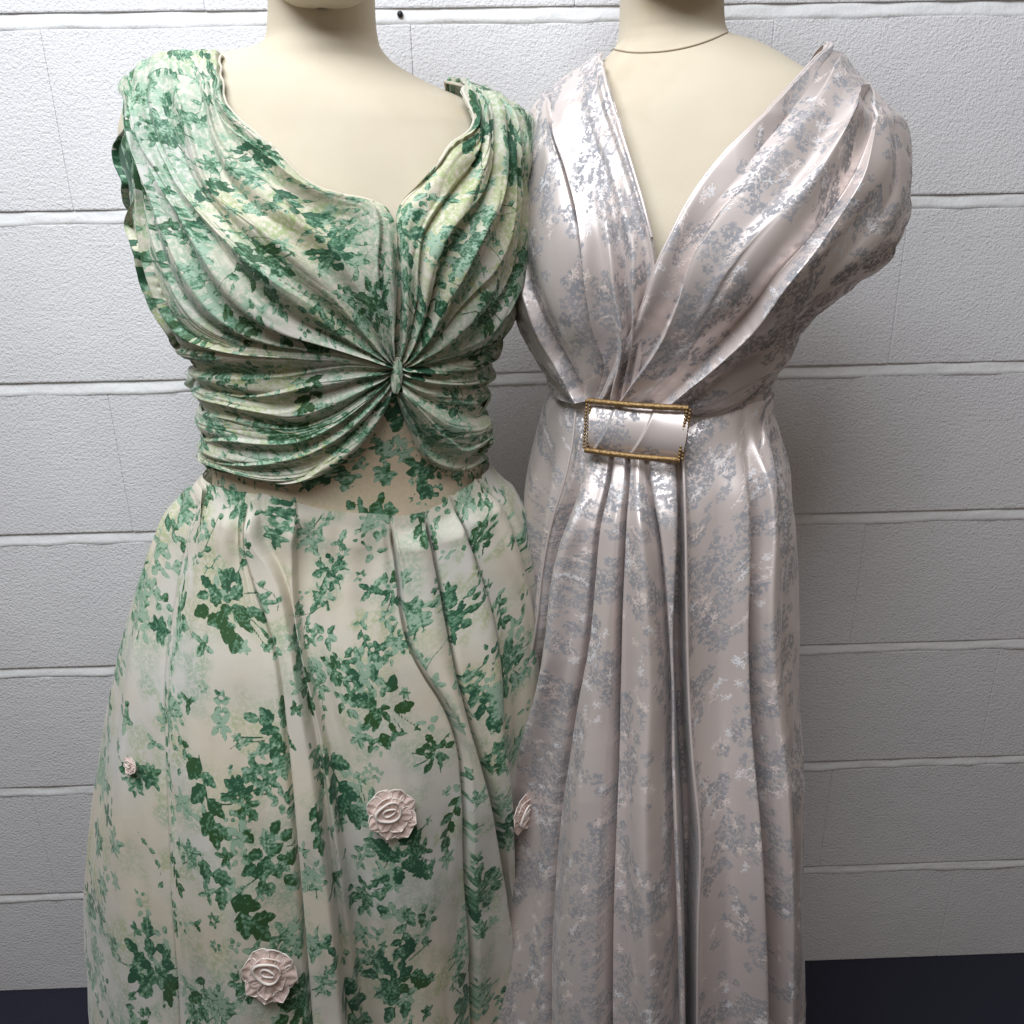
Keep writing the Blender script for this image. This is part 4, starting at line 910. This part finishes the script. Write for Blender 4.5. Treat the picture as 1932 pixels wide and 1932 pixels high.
SB = [  # skirt, left to right
    ((0, 0), [(1047, 705, -50), (1015, 800, -50), (990, 920, -50), (980, 1100, -50), (974, 1350, -50), (966, 1650, -50), (956, 2030, -50)]),
    ((0, .004), [(1047, 705, -8), (1016, 800, -8), (992, 920, -8), (982, 1100, -8), (976, 1350, -8), (968, 1650, -8), (958, 2030, -8)]),
    ((.004, .004), [(1060, 722), (1036, 800), (1016, 920), (1004, 1060), (994, 1250), (982, 1500), (968, 1800), (960, 2030)]),
    ((-.004, -.004), [(1072, 735), (1050, 810), (1032, 920), (1020, 1060), (1008, 1250), (992, 1480), (970, 1800), (962, 2030)]),
    ((.004, .005, .004), [(1086, 745), (1070, 810), (1056, 900), (1042, 1000), (1026, 1150), (1010, 1350), (988, 1560), (972, 1800), (964, 2030)]),
    ((.0, .0, .0), [(1098, 760), (1088, 840), (1074, 920), (1056, 1000), (1040, 1100), (1030, 1210), (1010, 1400), (986, 1570), (973, 1800), (965, 2030)]),
    ((.006, .010, .009), [(1102, 780), (1094, 850), (1083, 906), (1063, 979), (1048, 1070), (1040, 1161), (1029, 1252), (1013, 1409), (990, 1570), (977, 1800), (970, 2030)]),
    ((.006, .010, .009), [(1104, 780), (1097, 850), (1087, 906), (1067, 979), (1052, 1070), (1044, 1161), (1033, 1252), (1017, 1409), (994, 1570), (981, 1800), (974, 2030)]),
    ((-.004, -.024, -.026), [(1106, 780), (1101, 850), (1092, 908), (1073, 982), (1058, 1072), (1050, 1163), (1040, 1254), (1024, 1409), (1001, 1570), (988, 1800), (981, 2030)]),
    ((-.004, -.024, -.026), [(1108, 780), (1106, 850), (1101, 910), (1084, 986), (1068, 1070), (1058, 1175), (1050, 1290), (1038, 1409), (1016, 1570), (1000, 1760), (992, 2030)]),
    ((.010, .016, .018), [(1112, 780), (1112, 850), (1108, 912), (1093, 990), (1077, 1064), (1067, 1200), (1057, 1330), (1046, 1420), (1026, 1573), (1011, 1750), (1003, 2030)]),
    ((.012, .030, .034), [(1130, 780), (1128, 850), (1122, 912), (1110, 990), (1096, 1064), (1086, 1200), (1074, 1330), (1062, 1420), (1044, 1573), (1032, 1750), (1026, 2030)]),
    ((.008, .018, .018), [(1150, 782), (1148, 852), (1140, 912), (1128, 990), (1116, 1070), (1106, 1200), (1094, 1330), (1084, 1420), (1070, 1560), (1058, 1750), (1052, 2030)]),
    ((-.004, -.022, -.026), [(1160, 782), (1158, 852), (1154, 912), (1144, 990), (1138, 1070), (1130, 1190), (1116, 1300), (1107, 1409), (1092, 1555), (1078, 1720), (1072, 2030)]),
    ((.010, .016, .016), [(1168, 783), (1166, 853), (1164, 912), (1157, 990), (1151, 1070), (1144, 1190), (1130, 1300), (1122, 1409), (1106, 1555), (1092, 1720), (1086, 2030)]),
    ((.008, .024, .030), [(1180, 784), (1178, 854), (1176, 912), (1172, 990), (1168, 1070), (1164, 1190), (1158, 1300), (1154, 1409), (1146, 1555), (1136, 1720), (1130, 2030)]),
    ((-.006, -.020, -.006), [(1188, 784), (1187, 855), (1188, 912), (1186, 1000), (1183, 1080), (1180, 1170), (1179, 1290), (1180, 1409), (1178, 1555), (1174, 1720), (1170, 2030)]),
    ((.010, .014, .016), [(1196, 785), (1196, 856), (1197, 912), (1197, 1000), (1195, 1080), (1193, 1170), (1194, 1290), (1198, 1409), (1200, 1555), (1200, 1720), (1198, 2030)]),
    ((.012, .030, .034), [(1206, 786), (1206, 858), (1210, 920), (1220, 1000), (1226, 1080), (1230, 1170), (1234, 1290), (1236, 1409), (1240, 1555), (1244, 1720), (1246, 2030)]),
    ((.006, .016, .020), [(1216, 788), (1216, 860), (1222, 920), (1236, 1000), (1244, 1080), (1250, 1170), (1256, 1290), (1256, 1409), (1262, 1555), (1268, 1720), (1270, 2030)]),
    ((-.002, .002, .020), [(1220, 788), (1221, 860), (1228, 920), (1243, 1000), (1251, 1080), (1257, 1170), (1263, 1290), (1264, 1409), (1270, 1555), (1276, 1720), (1279, 2030)]),
    ((.012, .014, .024), [(1230, 789), (1232, 862), (1238, 920), (1252, 1000), (1258, 1080), (1262, 1170), (1267, 1290), (1269, 1409), (1276, 1555), (1283, 1720), (1287, 2030)]),
    ((.010, .016, .022), [(1268, 792), (1270, 868), (1274, 920), (1274, 1000), (1271, 1080), (1268, 1170), (1271, 1290), (1274, 1409), (1281, 1555), (1288, 1720), (1292, 2030)]),
    ((-.006, -.035, -.045), [(1276, 794), (1278, 870), (1280, 920), (1279, 1000), (1276, 1080), (1274, 1170), (1277, 1290), (1281, 1409), (1288, 1555), (1294, 1720), (1297, 2030)]),
    ((-.006, -.035, -.045), [(1279, 794), (1281, 870), (1283, 920), (1283, 1000), (1283, 1080), (1284, 1170), (1287, 1290), (1293, 1409), (1303, 1555), (1303, 1720), (1303, 2030)]),
    ((.006, .014, .016), [(1284, 795), (1286, 872), (1288, 920), (1290, 1000), (1291, 1080), (1292, 1170), (1295, 1290), (1302, 1409), (1315, 1555), (1312, 1720), (1309, 2030)]),
    ((.004, .006, .010), [(1290, 796), (1293, 874), (1297, 920), (1300, 1000), (1301, 1080), (1302, 1170), (1305, 1290), (1312, 1409), (1325, 1555), (1322, 1720), (1319, 2030)]),
    ((.004, .000, .002), [(1330, 770), (1336, 850), (1345, 920), (1346, 1000), (1346, 1080), (1348, 1170), (1350, 1290), (1356, 1409), (1366, 1555), (1366, 1720), (1364, 2030)]),
    ((.004, .016, .020), [(1374, 755), (1384, 840), (1394, 920), (1396, 1000), (1394, 1080), (1390, 1170), (1390, 1290), (1396, 1409), (1408, 1555), (1414, 1720), (1414, 2030)]),
    ((.000, -.010, -.006), [(1398, 735), (1408, 840), (1420, 920), (1424, 1000), (1414, 1088), (1408, 1170), (1408, 1260), (1420, 1409), (1432, 1555), (1440, 1720), (1440, 2030)]),
    ((.006, .018, .018), [(1412, 728), (1424, 840), (1437, 920), (1440, 1000), (1434, 1088), (1430, 1170), (1432, 1290), (1442, 1409), (1452, 1555), (1458, 1720), (1460, 2030)]),
    ((.002, .002, .004), [(1436, 718), (1452, 840), (1468, 920), (1474, 1000), (1476, 1080), (1478, 1170), (1480, 1290), (1484, 1409), (1488, 1555), (1490, 1720), (1490, 2030)]),
    ((.0, .004, .004), [(1446, 712, 8), (1470, 840, 8), (1486, 920, 8), (1496, 1040, 8), (1499, 1200, 8), (1502, 1400, 8), (1505, 1600, 8), (1506, 1800, 8), (1506, 2030, 8)]),
    ((.0, .0), [(1447, 712, 50), (1472, 840, 50), (1488, 920, 50), (1497, 1040, 50), (1499, 1200, 50), (1502, 1400, 50), (1505, 1600, 50), (1506, 1800, 50), (1506, 2030, 50)]),
]
SB = [(d, [((q[0]-(q[0]-1380)*.16 if q[0] > 1380 and q[1] > 800 else q[0]),)+tuple(q[1:]) for q in pts]) for d, pts in SB]
SB_ = narrow(SB, (13, 16, 20), 5, np.array([.006, .010, .012]))
def sb_f(U, V, W):
    rgt = sstep(.60, .68, V)*sstep(.86, .76, V)
    dg = vnoise(U*9+V*14, U*3-V*9, 61)
    return .0016*vnoise(U*6, V*24, 62)+rgt*(.0042*dg+.0022*vnoise(U*20+V*30, V*26-U*6, 63))
patch(skirtB, 'skirt', SB_, 620, 660, M['satin'], DB, pr_B(.0, .0, .78, 1.0), off=.003, folds=sb_f, minstep=.0022, wscale=False, gain=2.0, tucku=(.010, 0), damp=.14)
def edge_tube(body, d, pts, name, r, gain, off, m, parent):
    mp = body.map(catmull(np.array(pts, float), 60)); dd = np.interp(np.linspace(0, 1, 60), np.linspace(0, 1, len(d)), d)*gain+off
    P = body.pos(mp[:, 0], mp[:, 1])+body.normal(mp[:, 0], mp[:, 1])*dd[:, None]
    tube(name, P, r, m, parent, nr=8)
edge_tube(skirtB, SB[6][0], sh(SB[6][1], 2), 'pleat_edge', .0014, 2.0, .003, M['satin'], DB)
edge_tube(skirtB, SB[25][0], SB[25][1], 'pleat_edge', .0014, 2.0, .003, M['satin'], DB)
skirtB.shell('skirt_back', skirtB.z0, skirtB.z1-.01, M['satin'], DB, off=-.014, n=60, rows=80, a0=130, a1=230, attrs=pr_Bs)
dressB.shell('bodice_back', dressB.z0+.004, dressB.map([(975, 400)])[0][1], M['satin'], DB, off=.004, n=60, rows=70, a0=95, a1=265, attrs=pr_Bs)

# buckle: two gold bars, two beaded ends, satin tab through it
bk = bpy.data.objects.new('buckle', None); col.objects.link(bk); bk.parent = DB
def bp(x, y, off): return at_y(x, y, dressB.point(x, y)[0][1]-off)
TL, TR, BRr, BLl = (1110, 756), (1299, 770), (1283, 868), (1104, 849)
o_ = .034
c4 = [bp(*q, o_) for q in (TL, TR, BRr, BLl)]
def bar(a, b, r, n=60, bow=.004):
    t = np.linspace(0, 1, n)[:, None]; P = a+(b-a)*t; P[:, 1] -= bow*np.sin(np.pi*t[:, 0]); return P
tube('gold_bar', bar(c4[0], c4[1], 0), .0029, M['gold'], bk, nr=12, wob=.04); tube('gold_bar', bar(c4[3], c4[2], 0), .0029, M['gold'], bk, nr=12, wob=.04)
def beads(a, b, name):
    Vs, Fs = [], []; n = 15; k = 0
    a8 = np.linspace(0, 2*np.pi, 8, endpoint=False)
    for rowi, dx in ((0, -.0016), (1, .0016)):
        for i in range(n):
            c = a+(b-a)*(i+.5*rowi)/n+np.array([dx, -.001, 0]); r = .0017
            ring = [c+r*np.array([math.sin(t)*math.cos(q), -math.cos(t), math.sin(t)*math.sin(q)]) for t in np.linspace(.05, np.pi-.05, 6) for q in a8]
            Fs += [[k+u*8+v, k+u*8+(v+1) % 8, k+(u+1)*8+(v+1) % 8, k+(u+1)*8+v] for u in range(5) for v in range(8)]
            Vs += ring; k += 48
    o = link(name, mesh_from(np.array(Vs), np.array(Fs)), M['gold'], bk); o['kind'] = 'stuff'
beads(c4[0], c4[3], 'bead_row'); beads(c4[1], c4[2], 'bead_row')
# tab
U, V = np.meshgrid(np.linspace(0, 1, 90), np.linspace(0, 1, 160), indexing='ij')
ins = [bp(*q, .028) for q in ((1110, 760), (1297, 774), (1283, 866), (1106, 847))]
P = (ins[0]*(1-V)[..., None]+ins[1]*V[..., None])*(1-U)[..., None]+(ins[3]*(1-V)[..., None]+ins[2]*V[..., None])*U[..., None]
bul = .011*np.sin(np.pi*U)**.6
def crease(v0, v1): s = V-(v0+(v1-v0)*U); return .0035*np.where(s > 0, np.exp(-s*9), 0)*np.clip(s/.012, 0, 1)
bul = bul+crease(.27, .06)+crease(.66, .46)
P[..., 1] -= bul
grid_obj('satin_tab', P, M['satin'], bk, attrs={'print': FB.sample(P[..., 0]+.05, P[..., 2]+.33)*np.array([.8, .5, 1])}, flip=True)
